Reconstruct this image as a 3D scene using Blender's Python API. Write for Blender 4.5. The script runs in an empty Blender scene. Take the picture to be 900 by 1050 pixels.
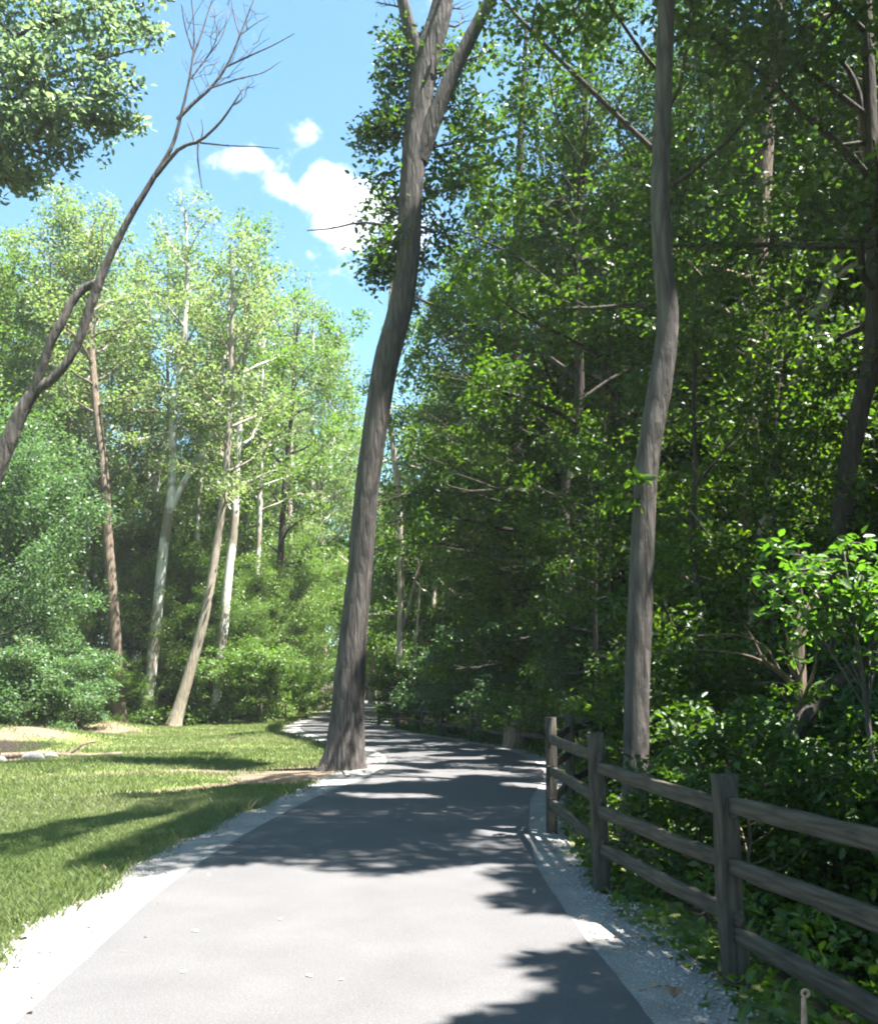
import bpy, math, random
import numpy as np
from mathutils import Vector, Matrix

R = np.random.default_rng(7)
C = bpy.context.scene.collection
sc = bpy.context.scene

# ------------------------------------------------------------------ camera numbers
F, CX, CY, HZ, EYE = 950.0, 450.0, 525.0, 700.0, 1.55
PITCH = math.atan((HZ - CY) / F)
cp, sp = math.cos(PITCH), math.sin(PITCH)

def P(x, y, D):
    """world point seen at photo pixel (x, y), standing D metres ahead"""
    dx, dy = x - CX, CY - y
    fy = F * cp - dy * sp
    fz = F * sp + dy * cp
    return np.array([dx / fy * D, D, EYE + fz / fy * D])

def PX(x, D):
    return (x - CX) / (F / cp) * D

# ------------------------------------------------------------------ small helpers
def tag(o, label=None, cat=None, group=None, kind=None):
    if label: o['label'] = label
    if cat: o['category'] = cat
    if group: o['group'] = group
    if kind: o['kind'] = kind
    return o

def empty(name, loc=(0, 0, 0), label=None, cat=None, group=None):
    o = bpy.data.objects.new(name, None)
    C.objects.link(o)
    o.location = loc
    o.empty_display_size = 0.3
    return tag(o, label, cat, group)

def mesh_from(name, V, loops, starts, mat=None, smooth=False, tint=None):
    V = np.asarray(V, dtype=np.float32)
    loops = np.asarray(loops, dtype=np.int32)
    starts = np.asarray(starts, dtype=np.int32)
    me = bpy.data.meshes.new(name)
    me.vertices.add(len(V))
    me.vertices.foreach_set('co', V.ravel())
    me.loops.add(len(loops))
    me.loops.foreach_set('vertex_index', loops)
    me.polygons.add(len(starts))
    me.polygons.foreach_set('loop_start', starts)
    if smooth:
        me.polygons.foreach_set('use_smooth', np.ones(len(starts), dtype=bool))
    if tint is not None:
        a = me.attributes.new('tint', 'FLOAT', 'FACE')
        a.data.foreach_set('value', np.asarray(tint, dtype=np.float32))
    me.update(calc_edges=True)
    if mat: me.materials.append(mat)
    return me

def obj(name, me, parent=None):
    o = bpy.data.objects.new(name, me)
    C.objects.link(o)
    if parent: o.parent = parent
    return o

def quads(F4):
    F4 = np.asarray(F4, dtype=np.int32)
    return F4.ravel(), np.arange(len(F4), dtype=np.int32) * 4

class Geo:
    """collects quads and triangles into one mesh"""
    def __init__(s):
        s.V, s.L, s.S, s.nv, s.nl = [], [], [], 0, 0
    def add(s, V, faces):
        V = np.asarray(V, dtype=float)
        for f in faces:
            s.S.append(s.nl); s.nl += len(f)
            s.L.extend([i + s.nv for i in f])
        s.V.append(V); s.nv += len(V)
    def addq(s, V, Q):
        Q = np.asarray(Q, dtype=np.int64) + s.nv
        s.S.extend((s.nl + 4 * np.arange(len(Q))).tolist()); s.nl += 4 * len(Q)
        s.L.extend(Q.ravel().tolist())
        s.V.append(np.asarray(V, dtype=float)); s.nv += len(V)
    def mesh(s, name, mat, smooth=False):
        return mesh_from(name, np.concatenate(s.V), s.L, s.S, mat, smooth)

def spline(pts, n):
    """Catmull-Rom through pts (any width), n samples"""
    p = np.asarray(pts, dtype=float)
    if len(p) == 2:
        t = np.linspace(0, 1, n)[:, None]
        return p[0] * (1 - t) + p[1] * t
    e = np.vstack([2 * p[0] - p[1], p, 2 * p[-1] - p[-2]])
    u = np.linspace(0, len(p) - 1, n)
    i = np.minimum(u.astype(int), len(p) - 2)
    t = (u - i)[:, None]
    a, b, c, d = e[i], e[i + 1], e[i + 2], e[i + 3]
    return 0.5 * (2 * b + (c - a) * t + (2 * a - 5 * b + 4 * c - d) * t**2 + (3 * b - a - 3 * c + d) * t**3)

def tube(g, pts, rad, sides=8, lump=0.0, rng=R, roots=0.0):
    p = np.asarray(pts, dtype=float); n = len(p)
    rad = np.asarray(rad, dtype=float)
    T = np.gradient(p, axis=0); T /= np.linalg.norm(T, axis=1)[:, None] + 1e-9
    ref = np.array([1.0, 0, 0]) if abs(T[0, 0]) < .8 else np.array([0, 1.0, 0])
    U = np.zeros_like(p)
    u = ref - T[0] * ref.dot(T[0]); u /= np.linalg.norm(u)
    for k in range(n):
        u = u - T[k] * u.dot(T[k]); u /= np.linalg.norm(u) + 1e-9
        U[k] = u
    W = np.cross(T, U)
    a = np.arange(sides) * 2 * math.pi / sides
    rr = rad[:, None] * np.ones((n, sides))
    if lump > 0:
        ph = rng.uniform(0, 6.28, 4)
        kk = np.arange(n)[:, None]
        rr *= 1 + lump * (np.sin(2 * a[None] + ph[0] + kk * .13) * .6 + np.sin(3 * a[None] + ph[1] - kk * .09) * .5
                          + rng.normal(0, .25, (n, sides)))
    if roots:
        hh = p[:, 2] - p[0, 2]
        rr *= 1 + roots * np.exp(-np.maximum(hh, 0) / .45)[:, None] * (np.cos(5 * a + .6)[None] * .6 + np.cos(3 * a + 2.)[None] * .5)
    V = p[:, None, :] + rr[:, :, None] * (np.cos(a)[None, :, None] * U[:, None, :] + np.sin(a)[None, :, None] * W[:, None, :])
    V = V.reshape(-1, 3)
    i = np.arange(n - 1)[:, None]; j = np.arange(sides)[None]
    q = np.stack([i * sides + j, i * sides + (j + 1) % sides, (i + 1) * sides + (j + 1) % sides, (i + 1) * sides + j], -1).reshape(-1, 4)
    g.addq(V, q)
    g.add(np.array([p[-1] + T[-1] * rad[-1]]), [])
    tip = g.nv - 1; b0 = tip - sides
    for j in range(sides):
        g.S.append(g.nl); g.nl += 3
        g.L.extend([b0 + j, b0 + (j + 1) % sides, tip])

# ------------------------------------------------------------------ materials
def mat(name):
    m = bpy.data.materials.new(name); m.use_nodes = True
    nt = m.node_tree; nt.nodes.clear()
    out = nt.nodes.new('ShaderNodeOutputMaterial')
    return m, nt, out

def N(nt, t, **kw):
    n = nt.nodes.new(t)
    for k, v in kw.items():
        if k.startswith('i_'):
            n.inputs[k[2:].replace('_', ' ')].default_value = v
        else:
            setattr(n, k, v)
    return n

def ramp(nt, fac, stops):
    r = nt.nodes.new('ShaderNodeValToRGB')
    el = r.color_ramp.elements
    el[0].position, el[0].color = stops[0][0], (*stops[0][1], 1)
    el[1].position, el[1].color = stops[-1][0], (*stops[-1][1], 1)
    for pos, col in stops[1:-1]:
        e = el.new(pos); e.color = (*col, 1)
    nt.links.new(fac, r.inputs['Fac'])
    return r.outputs['Color']

def leaf_mat(name, c1, c2, c3, t1, trans=0.42, rough=.45, spec=.4):
    m, nt, out = mat(name)
    at = N(nt, 'ShaderNodeAttribute', attribute_name='tint')
    oi = N(nt, 'ShaderNodeObjectInfo')
    ad = N(nt, 'ShaderNodeMath', operation='MULTIPLY_ADD')
    nt.links.new(oi.outputs['Random'], ad.inputs[0]); ad.inputs[1].default_value = .5
    nt.links.new(at.outputs['Fac'], ad.inputs[2])
    sb = N(nt, 'ShaderNodeMath', operation='SUBTRACT'); nt.links.new(ad.outputs[0], sb.inputs[0]); sb.inputs[1].default_value = .25
    col = ramp(nt, sb.outputs[0], [(0, c1), (.5, c2), (1, c3)])
    pb = N(nt, 'ShaderNodeBsdfPrincipled'); nt.links.new(col, pb.inputs['Base Color'])
    pb.inputs['Roughness'].default_value = rough; pb.inputs['Specular IOR Level'].default_value = spec
    tr = N(nt, 'ShaderNodeBsdfTranslucent')
    mx = N(nt, 'ShaderNodeMix', data_type='RGBA', blend_type='MULTIPLY')
    mx.inputs['Factor'].default_value = 1
    nt.links.new(col, mx.inputs['A']); mx.inputs['B'].default_value = (*t1, 1)
    nt.links.new(mx.outputs['Result'], tr.inputs['Color'])
    ms = N(nt, 'ShaderNodeMixShader'); ms.inputs[0].default_value = trans
    nt.links.new(pb.outputs[0], ms.inputs[1]); nt.links.new(tr.outputs[0], ms.inputs[2])
    nt.links.new(ms.outputs[0], out.inputs['Surface'])
    return m

def bark_mat(name, dark, light, scale=9.0, bump=.6, patch=None, stretch=(1, 1, .16), dist=.03):
    m, nt, out = mat(name)
    tc = N(nt, 'ShaderNodeTexCoord')
    mp = N(nt, 'ShaderNodeMapping'); mp.inputs['Scale'].default_value = stretch
    nt.links.new(tc.outputs['Object'], mp.inputs['Vector'])
    n1 = N(nt, 'ShaderNodeTexNoise', i_Scale=scale * 2, i_Detail=6.0, i_Roughness=.65)
    nt.links.new(mp.outputs[0], n1.inputs['Vector'])
    v = N(nt, 'ShaderNodeTexVoronoi', feature='DISTANCE_TO_EDGE'); v.inputs['Scale'].default_value = scale * 1.6
    nt.links.new(mp.outputs[0], v.inputs['Vector'])
    mu = N(nt, 'ShaderNodeMath', operation='MULTIPLY_ADD'); nt.links.new(v.outputs['Distance'], mu.inputs[0])
    mu.inputs[1].default_value = .9; nt.links.new(n1.outputs['Fac'], mu.inputs[2])
    n2 = N(nt, 'ShaderNodeTexNoise', i_Scale=1.1, i_Detail=3.0); nt.links.new(tc.outputs['Object'], n2.inputs['Vector'])
    col = ramp(nt, mu.outputs[0], [(.3, dark), (.85, light)])
    if patch:
        pr = ramp(nt, n2.outputs['Fac'], [(.47, (0, 0, 0)), (.56, (1, 1, 1))])
        mx = N(nt, 'ShaderNodeMix', data_type='RGBA'); nt.links.new(pr, mx.inputs['Factor'])
        nt.links.new(col, mx.inputs['A']); mx.inputs['B'].default_value = (*patch, 1)
        col = mx.outputs['Result']
    pb = N(nt, 'ShaderNodeBsdfPrincipled'); nt.links.new(col, pb.inputs['Base Color'])
    pb.inputs['Roughness'].default_value = .9; pb.inputs['Specular IOR Level'].default_value = .2
    bp = N(nt, 'ShaderNodeBump'); bp.inputs['Strength'].default_value = bump; bp.inputs['Distance'].default_value = dist
    nt.links.new(mu.outputs[0], bp.inputs['Height']); nt.links.new(bp.outputs[0], pb.inputs['Normal'])
    nt.links.new(pb.outputs[0], out.inputs['Surface'])
    return m

def rough_mat(name, stops, scale, detail=6.0, bump=.3, dist=.01, rough=.9, scale2=None, mod=.0, spec=.3):
    m, nt, out = mat(name)
    tc = N(nt, 'ShaderNodeTexCoord')
    n1 = N(nt, 'ShaderNodeTexNoise', i_Scale=scale, i_Detail=detail, i_Roughness=.6)
    nt.links.new(tc.outputs['Object'], n1.inputs['Vector'])
    fac = n1.outputs['Fac']
    if scale2:
        n2 = N(nt, 'ShaderNodeTexNoise', i_Scale=scale2, i_Detail=4.0)
        nt.links.new(tc.outputs['Object'], n2.inputs['Vector'])
        a = N(nt, 'ShaderNodeMath', operation='SUBTRACT'); nt.links.new(n2.outputs['Fac'], a.inputs[0]); a.inputs[1].default_value = .5
        b = N(nt, 'ShaderNodeMath', operation='MULTIPLY_ADD'); nt.links.new(a.outputs[0], b.inputs[0]); b.inputs[1].default_value = mod
        nt.links.new(fac, b.inputs[2]); fac2 = b.outputs[0]
    else:
        fac2 = fac
    col = ramp(nt, fac2, stops)
    pb = N(nt, 'ShaderNodeBsdfPrincipled'); nt.links.new(col, pb.inputs['Base Color'])
    pb.inputs['Roughness'].default_value = rough; pb.inputs['Specular IOR Level'].default_value = spec
    bp = N(nt, 'ShaderNodeBump'); bp.inputs['Strength'].default_value = bump; bp.inputs['Distance'].default_value = dist
    nt.links.new(fac, bp.inputs['Height']); nt.links.new(bp.outputs[0], pb.inputs['Normal'])
    nt.links.new(pb.outputs[0], out.inputs['Surface'])
    return m

M = {}
M['leaf_oak'] = leaf_mat('leaf_oak', (.023, .045, .014), (.034, .065, .016), (.056, .094, .020), (1.9, 2.1, .5))
M['leaf_maple'] = leaf_mat('leaf_maple', (.023, .048, .010), (.037, .076, .012), (.078, .128, .017), (2.0, 2.1, .45), trans=.46)
M['leaf_lime'] = leaf_mat('leaf_lime', (.060, .115, .025), (.090, .150, .030), (.120, .175, .034), (1.4, 1.6, .6), trans=.46)
M['leaf_sapling'] = leaf_mat('leaf_sapling', (.034, .075, .016), (.050, .108, .018), (.075, .14, .022), (1.5, 1.8, .5), trans=.45)
M['leaf_pale'] = leaf_mat('leaf_pale', (.095, .135, .058), (.130, .175, .072), (.170, .205, .095), (1.4, 1.6, .8), trans=.48)
M['leaf_silver'] = leaf_mat('leaf_silver', (.090, .125, .080), (.135, .175, .105), (.20, .23, .155), (1.3, 1.5, .9), trans=.58, rough=.4, spec=.5)
M['leaf_blue'] = leaf_mat('leaf_blue', (.048, .092, .038), (.066, .122, .050), (.095, .152, .062), (1.4, 1.6, .8), trans=.46)
M['grass'] = leaf_mat('grass', (.095, .135, .045), (.140, .180, .068), (.240, .230, .140), (1.3, 1.45, .8), trans=.5, spec=.25)
M['bark_grey'] = bark_mat('bark_grey', (.030, .026, .023), (.092, .080, .071), 6, 1.0, dist=.06)
M['bark_brown'] = bark_mat('bark_brown', (.06, .044, .032), (.19, .145, .105), 9, .7)
M['bark_dark'] = bark_mat('bark_dark', (.020, .016, .012), (.058, .048, .040), 9, .7)
M['bark_birch'] = bark_mat('bark_birch', (.36, .33, .29), (.58, .55, .50), 5, .25, patch=(.20, .17, .13))
M['bark_pale'] = bark_mat('bark_pale', (.13, .105, .08), (.31, .265, .21), 8, .5)
M['fence_wood'] = bark_mat('fence_wood', (.022, .018, .014), (.070, .060, .047), 14, .5)
M['rail_wood'] = bark_mat('rail_wood', (.022, .018, .014), (.078, .066, .052), 16, .6, stretch=(.10, 1, 1), dist=.02)
M['asphalt'] = rough_mat('asphalt', [(.28, (.052, .050, .050)), (.52, (.074, .071, .071)), (.76, (.104, .100, .100))], 95, 6, .5, .008, .85, 1.6, .30, spec=.3)
M['gravel'] = rough_mat('gravel', [(.28, (.10, .094, .085)), (.5, (.20, .19, .174)), (.7, (.34, .328, .306))], 75, 6, .7, .02, .95, 2.2, .35)
M['stone'] = rough_mat('stone', [(.3, (.16, .15, .135)), (.7, (.36, .345, .32))], 9, 4, .3, .01, .9)
M['boulder'] = rough_mat('boulder', [(.3, (.10, .095, .085)), (.7, (.24, .225, .20))], 6, 6, .6, .03, .95)
M['dry_leaf'] = rough_mat('dry_leaf', [(.3, (.72, .66, .60)), (.7, (.82, .78, .72))], 20, 3, .1, .002, .7)
M['brown_leaf'] = rough_mat('brown_leaf', [(.3, (.22, .12, .07)), (.7, (.38, .24, .16))], 20, 3, .1, .002, .7)
M['rust'] = rough_mat('rust', [(.3, (.28, .15, .09)), (.7, (.45, .28, .20))], 40, 5, .3, .003, .8)

# ------------------------------------------------------------------ path line and terrain
CL = spline([(-.15, -14), (-.2, -8), (-.3, 0), (-.46, 4.2), (-.62, 8.4), (-.26, 12.8), (.38, 17), (.25, 21), (-.85, 25), (-2.5, 29.5),
             (-3.5, 34), (-3.8, 40), (-3.9, 46), (-4.5, 58), (-5.4, 70), (-8.5, 92), (-16, 125)], 500)
TN = np.gradient(CL, axis=0); TN /= np.linalg.norm(TN, axis=1)[:, None]
NR = np.stack([TN[:, 1], -TN[:, 0]], 1)          # to the right
HW = 1.46

def path_d(x, y):
    """signed distance from the path line (right positive)"""
    x = np.asarray(x, float).ravel(); y = np.asarray(y, float).ravel()
    out = np.empty(len(x))
    for k in range(0, len(x), 4000):
        dx = x[k:k+4000, None] - CL[None, ::2, 0]; dy = y[k:k+4000, None] - CL[None, ::2, 1]
        d2 = dx * dx + dy * dy; i = d2.argmin(1); r = np.arange(len(i))
        s = dx[r, i] * NR[::2][i, 0] + dy[r, i] * NR[::2][i, 1]
        out[k:k+4000] = np.sign(s + 1e-9) * np.sqrt(d2[r, i])
    return out

def sm(a, b, x):
    t = np.clip((x - a) / (b - a), 0, 1); return t * t * (3 - 2 * t)

def ground(x, y):
    x = np.asarray(x, float); y = np.asarray(y, float); sh = x.shape
    x = x.ravel(); y = y.ravel(); d = path_d(x, y)
    n = .5 * np.sin(x * .9 + 1.3 * np.sin(y * .37)) + .5 * np.sin(y * .8 + 1.7 * np.sin(x * .41 + 2))
    n2 = np.sin(x * 2.7 + y * 1.9) * np.sin(y * 2.3 - x * 1.1)
    z = -.03 * np.ones_like(x)
    rs = sm(2.15, 5.5, d)
    z += -1.15 * rs + rs * .25 * n + rs * .06 * n2
    z += sm(9, 40, d) * 2.0
    ls = sm(2.2, 4.5, -d)
    z += -.10 * ls + ls * .045 * n + ls * .015 * n2
    # creek wash and bank, far left
    z += -.45 * np.exp(-((x + 13.5) / 2.6)**2 - ((y - 19.5) / 4.2)**2)
    z += .42 * np.exp(-((x + 12.6) / 2.4)**2 - ((y - 27.5) / 1.8)**2) - .4 * np.exp(-((x + 12.2) / 1.2)**2 - ((y - 24.0) / 1.2)**2)
    z += .40 * np.exp(-((x + 13.2) / 1.8)**2 - ((y - 34.5) / 1.5)**2)
    z += sm(14, 40, -d) * 1.2
    return z.reshape(sh)

def gz(x, y):
    return float(ground(np.array([x]), np.array([y]))[0])

def grid_axis(segs):
    a = []
    for lo, hi, st in segs: a.append(np.arange(lo, hi, st))
    return np.unique(np.concatenate(a + [np.array([segs[-1][1]])]))

gx = grid_axis([(-400, -60, 20), (-60, -24, 2), (-24, 16, .3), (16, 60, 2), (60, 400, 20)])
gy = grid_axis([(-60, -4, 4), (-4, 45, .3), (45, 90, 1.5), (90, 160, 6), (160, 600, 40)])
X, Y = np.meshgrid(gx, gy, indexing='ij')
Z = ground(X, Y)
nx, ny = X.shape
i = np.arange(nx - 1)[:, None]; j = np.arange(ny - 1)[None]
q = np.stack([i * ny + j, (i + 1) * ny + j, (i + 1) * ny + j + 1, i * ny + j + 1], -1).reshape(-1, 4)
L_, S_ = quads(q)

def vnoise(x, y, s, seed):
    a = np.sin(x * s * 1.0 + seed + 1.9 * np.sin(y * s * .83 + seed * 1.3))
    b = np.sin(y * s * 1.27 - x * s * .55 + seed * 2.1 + 1.4 * np.sin(x * s * .91 - seed))
    c = np.sin((x * .8 + y) * s * 2.3 + seed * .7)
    return (a + b + .6 * c) / 2.6

def masks(x, y):
    d = path_d(x, y)
    litter = sm(2.1, 2.6, d)                                     # forest floor on the right
    left = sm(9.5, 12.0, -d - .25 * np.clip(y - 40, -20, 0) * .4)
    lit_l = sm(36.0, 38.5, y + .35 * (x + 12.6) + .8 * vnoise(x, y, .9, 2.0)) * sm(5.0, 7.0, -d)
    litter = np.maximum(litter, np.where(d < 0, lit_l, 0))
    dirt = np.exp(-((x + 12.8) / 3.2)**2 - ((y - 22.5) / 4.4)**2) * 1.5 + np.exp(-((x + 13.2) / 3.0)**2 - ((y - 31.5) / 3.0)**2) * 1.2
    dirt += .9 * np.exp(-((y - 23.0 - .22 * (x + 9)) / .45)**2) * sm(-14, -11, x) * (1 - sm(-7, -5, x))
    dirt += 1.0 * np.exp(-((x + 2.6) / 1.6)**2 - ((y - 16.8) / 1.7)**2)    # worn ground round the big trunk
    dirt += .8 * np.exp(-((y - 15.0 - .55 * (x + 4)) / .45)**2) * sm(-7.5, -5, x) * (1 - sm(-2.4, -1.8, x))
    dirt += .7 * np.exp(-((y - 18.2 - .35 * (x + 4)) / .5)**2) * sm(-8.5, -6, x) * (1 - sm(-2.4, -1.8, x))
    dirt += .45 * vnoise(x, y, 1.3, 5.0) * np.clip(dirt * 2, 0, 1) + .24 * vnoise(x, y, .8, 9.)
    return d, litter, np.clip(dirt, 0, 1)

hollow_shade = np.exp(-(((X.ravel() + 12.1 - .55 * (Y.ravel() - 24.4)) / 1.5)**4) - (((Y.ravel() - 24.6) / 1.3)**4)) * 1.2  # dark wedge: shade of the left hollow painted into the ground colour
gd, glit, gdirt = masks(X.ravel(), Y.ravel())
m, nt, out = mat('ground')
tc = N(nt, 'ShaderNodeTexCoord')
a1 = N(nt, 'ShaderNodeAttribute', attribute_name='litter'); a2 = N(nt, 'ShaderNodeAttribute', attribute_name='dirt')
n1 = N(nt, 'ShaderNodeTexNoise', i_Scale=9.0, i_Detail=8.0, i_Roughness=.65); nt.links.new(tc.outputs['Object'], n1.inputs['Vector'])
n2 = N(nt, 'ShaderNodeTexNoise', i_Scale=.7, i_Detail=5.0); nt.links.new(tc.outputs['Object'], n2.inputs['Vector'])
gcol = ramp(nt, n1.outputs['Fac'], [(.3, (.080, .100, .030)), (.55, (.125, .145, .045)), (.75, (.20, .19, .09))])
dcol = ramp(nt, n1.outputs['Fac'], [(.3, (.080, .058, .038)), (.7, (.165, .125, .090))])
lcol = ramp(nt, n1.outputs['Fac'], [(.3, (.022, .016, .010)), (.6, (.060, .042, .026)), (.75, (.11, .08, .05))])
def edge(att, w):
    ma = N(nt, 'ShaderNodeMath', operation='MULTIPLY_ADD'); nt.links.new(n1.outputs['Fac'], ma.inputs[0]); ma.inputs[1].default_value = w
    nt.links.new(att.outputs['Fac'], ma.inputs[2])
    mr = N(nt, 'ShaderNodeMapRange'); mr.inputs['From Min'].default_value = .42 + w * .5; mr.inputs['From Max'].default_value = .62 + w * .5
    nt.links.new(ma.outputs[0], mr.inputs['Value']); return mr.outputs['Result']
a3 = N(nt, 'ShaderNodeAttribute', attribute_name='hollow_shade')
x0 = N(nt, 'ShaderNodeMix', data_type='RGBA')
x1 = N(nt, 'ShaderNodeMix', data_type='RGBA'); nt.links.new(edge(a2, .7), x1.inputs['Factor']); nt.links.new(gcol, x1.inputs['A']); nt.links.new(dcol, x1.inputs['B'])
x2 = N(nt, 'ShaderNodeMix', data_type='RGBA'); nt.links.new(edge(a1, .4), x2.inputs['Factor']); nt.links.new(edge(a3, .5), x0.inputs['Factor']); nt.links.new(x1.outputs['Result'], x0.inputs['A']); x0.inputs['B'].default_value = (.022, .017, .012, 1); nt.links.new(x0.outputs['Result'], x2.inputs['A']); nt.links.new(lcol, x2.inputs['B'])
pb = N(nt, 'ShaderNodeBsdfPrincipled'); pb.inputs['Roughness'].default_value = .95; pb.inputs['Specular IOR Level'].default_value = .15
nt.links.new(x2.outputs['Result'], pb.inputs['Base Color'])
bp = N(nt, 'ShaderNodeBump'); bp.inputs['Strength'].default_value = .7; bp.inputs['Distance'].default_value = .06
nt.links.new(n1.outputs['Fac'], bp.inputs['Height']); nt.links.new(bp.outputs[0], pb.inputs['Normal'])
nt.links.new(pb.outputs[0], out.inputs['Surface'])
M['ground'] = m
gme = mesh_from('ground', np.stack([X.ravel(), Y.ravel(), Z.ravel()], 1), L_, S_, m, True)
for nm, arr in (('litter', glit), ('dirt', gdirt), ('hollow_shade', hollow_shade)):
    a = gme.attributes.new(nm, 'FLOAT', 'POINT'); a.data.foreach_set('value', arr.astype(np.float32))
tag(obj('ground', gme), 'uneven ground of lawn, bare soil and leaf litter on both sides of the path', 'ground', kind='structure')

def ribbon(name, o0, o1, z0, z1, nacross, material, label, cat, jit0=0., jit1=0., seed=0):
    r = np.random.default_rng(seed)
    cl = spline(CL, 1400); tn = np.gradient(cl, axis=0); tn /= np.linalg.norm(tn, axis=1)[:, None]
    nr = np.stack([tn[:, 1], -tn[:, 0]], 1); n = len(cl)
    def nz(a):
        k = r.normal(0, 1, n)
        f = np.convolve(k, np.ones(9) / 9, 'same') * 1.6 + np.convolve(k, np.ones(41) / 41, 'same') * 4
        return a * f
    A = o0 + nz(jit0); B = o1 + nz(jit1)
    t = np.linspace(0, 1, nacross)
    off = A[:, None] * (1 - t) + B[:, None] * t
    V = np.zeros((n, nacross, 3))
    V[:, :, 0] = cl[:, None, 0] + nr[:, None, 0] * off
    V[:, :, 1] = cl[:, None, 1] + nr[:, None, 1] * off
    V[:, :, 2] = z0 * (1 - t) + z1 * t
    i = np.arange(n - 1)[:, None]; j = np.arange(nacross - 1)[None]
    q = np.stack([i * nacross + j, i * nacross + j + 1, (i + 1) * nacross + j + 1, (i + 1) * nacross + j], -1).reshape(-1, 4)
    l, s = quads(q)
    return tag(obj(name, mesh_from(name, V.reshape(-1, 3), l, s, material, True)), label, cat, kind='structure')

ribbon('path', -HW, HW, .012, .012, 9, M['asphalt'], 'smooth dark asphalt trail curving away to the left', 'path', .006, .006, 1)
ribbon('gravel_shoulder', -HW - .68, -HW + .05, -.022, .008, 5, M['gravel'], 'pale crushed stone shoulder along the lawn edge of the path', 'gravel', .09, 0, 2)
ribbon('gravel_shoulder', HW - .05, HW + .46, .008, -.024, 4, M['gravel'], 'pale crushed stone shoulder along the fence edge of the path', 'gravel', 0, .07, 3)

# ------------------------------------------------------------------ leaves
def leaf_mesh(name, cen, rad, nper, size, material, rng, flat=.45, tilt=.6, six=False, width=.55, droop=.25, keep=None, hang=.0):
    """many leaf blades round cluster centres"""
    cen = np.asarray(cen); n = len(cen)
    cnt = rng.poisson(nper, n) if np.isscalar(nper) else rng.poisson(nper)
    idx = np.repeat(np.arange(n), cnt); m_ = len(idx)
    u = rng.normal(0, 1, (m_, 3)); u /= np.linalg.norm(u, axis=1)[:, None]
    u *= rng.uniform(0, 1, m_)[:, None] ** .45
    r_ = np.asarray(rad)[idx] if not np.isscalar(rad) else np.full(m_, rad)
    off = u * r_[:, None]; rh = np.hypot(off[:, 0], off[:, 1])
    off[:, 2] = off[:, 2] * flat - droop * rh * rh / np.maximum(r_, .01)
    p = cen[idx] + off
    if keep is not None:
        k = keep(p); p = p[k]; idx = idx[k]; off = off[k]; m_ = len(p)
    cn = rng.normal(0, .28, (n, 3))
    nrm = np.array([0, 0, 1.]) + rng.normal(0, tilt, (m_, 3)) + cn[idx]
    nrm /= np.linalg.norm(nrm, axis=1)[:, None]
    dr = off * np.array([1, 1, .2]) + rng.normal(0, .5, (m_, 3)) * r_[:m_, None] + np.array([0, 0, -hang])
    dr -= nrm * (dr * nrm).sum(1)[:, None]; dr /= np.linalg.norm(dr, axis=1)[:, None] + 1e-9
    sd = np.cross(nrm, dr)
    L = size * rng.uniform(.65, 1.25, m_)[:, None]; W = L * width * rng.uniform(.8, 1.2, m_)[:, None]
    fold = .18
    if six:
        prof = [(0, 0, 0), (.28, .46, fold), (.68, .36, fold * .6), (1, 0, -.12), (.68, -.36, fold * .6), (.28, -.46, fold)]
        V = np.stack([p + dr * L * a + sd * W * b + nrm * W * c for a, b, c in prof], 1).reshape(-1, 3)
        b = np.arange(m_)[:, None] * 6
        q = np.concatenate([b + np.array([[0, 1, 2, 3]]), b + np.array([[0, 3, 4, 5]])], 1).reshape(-1, 4)
        rep = 2
    else:
        prof = [(0, 0, 0), (.45, .5, fold), (1, 0, -.1), (.45, -.5, fold)]
        V = np.stack([p + dr * L * a + sd * W * b + nrm * W * c for a, b, c in prof], 1).reshape(-1, 3)
        q = np.arange(m_ * 4).reshape(-1, 4); rep = 1
    ct = rng.normal(0, .14, n)
    tint = np.clip(.5 + ct[idx] + rng.normal(0, .16, m_), 0, 1)
    l, s = quads(q)
    return mesh_from(name, V, l, s, material, False, np.repeat(tint, rep))

# ------------------------------------------------------------------ trees
def unit(v): return v / (np.linalg.norm(v) + 1e-9)

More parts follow.
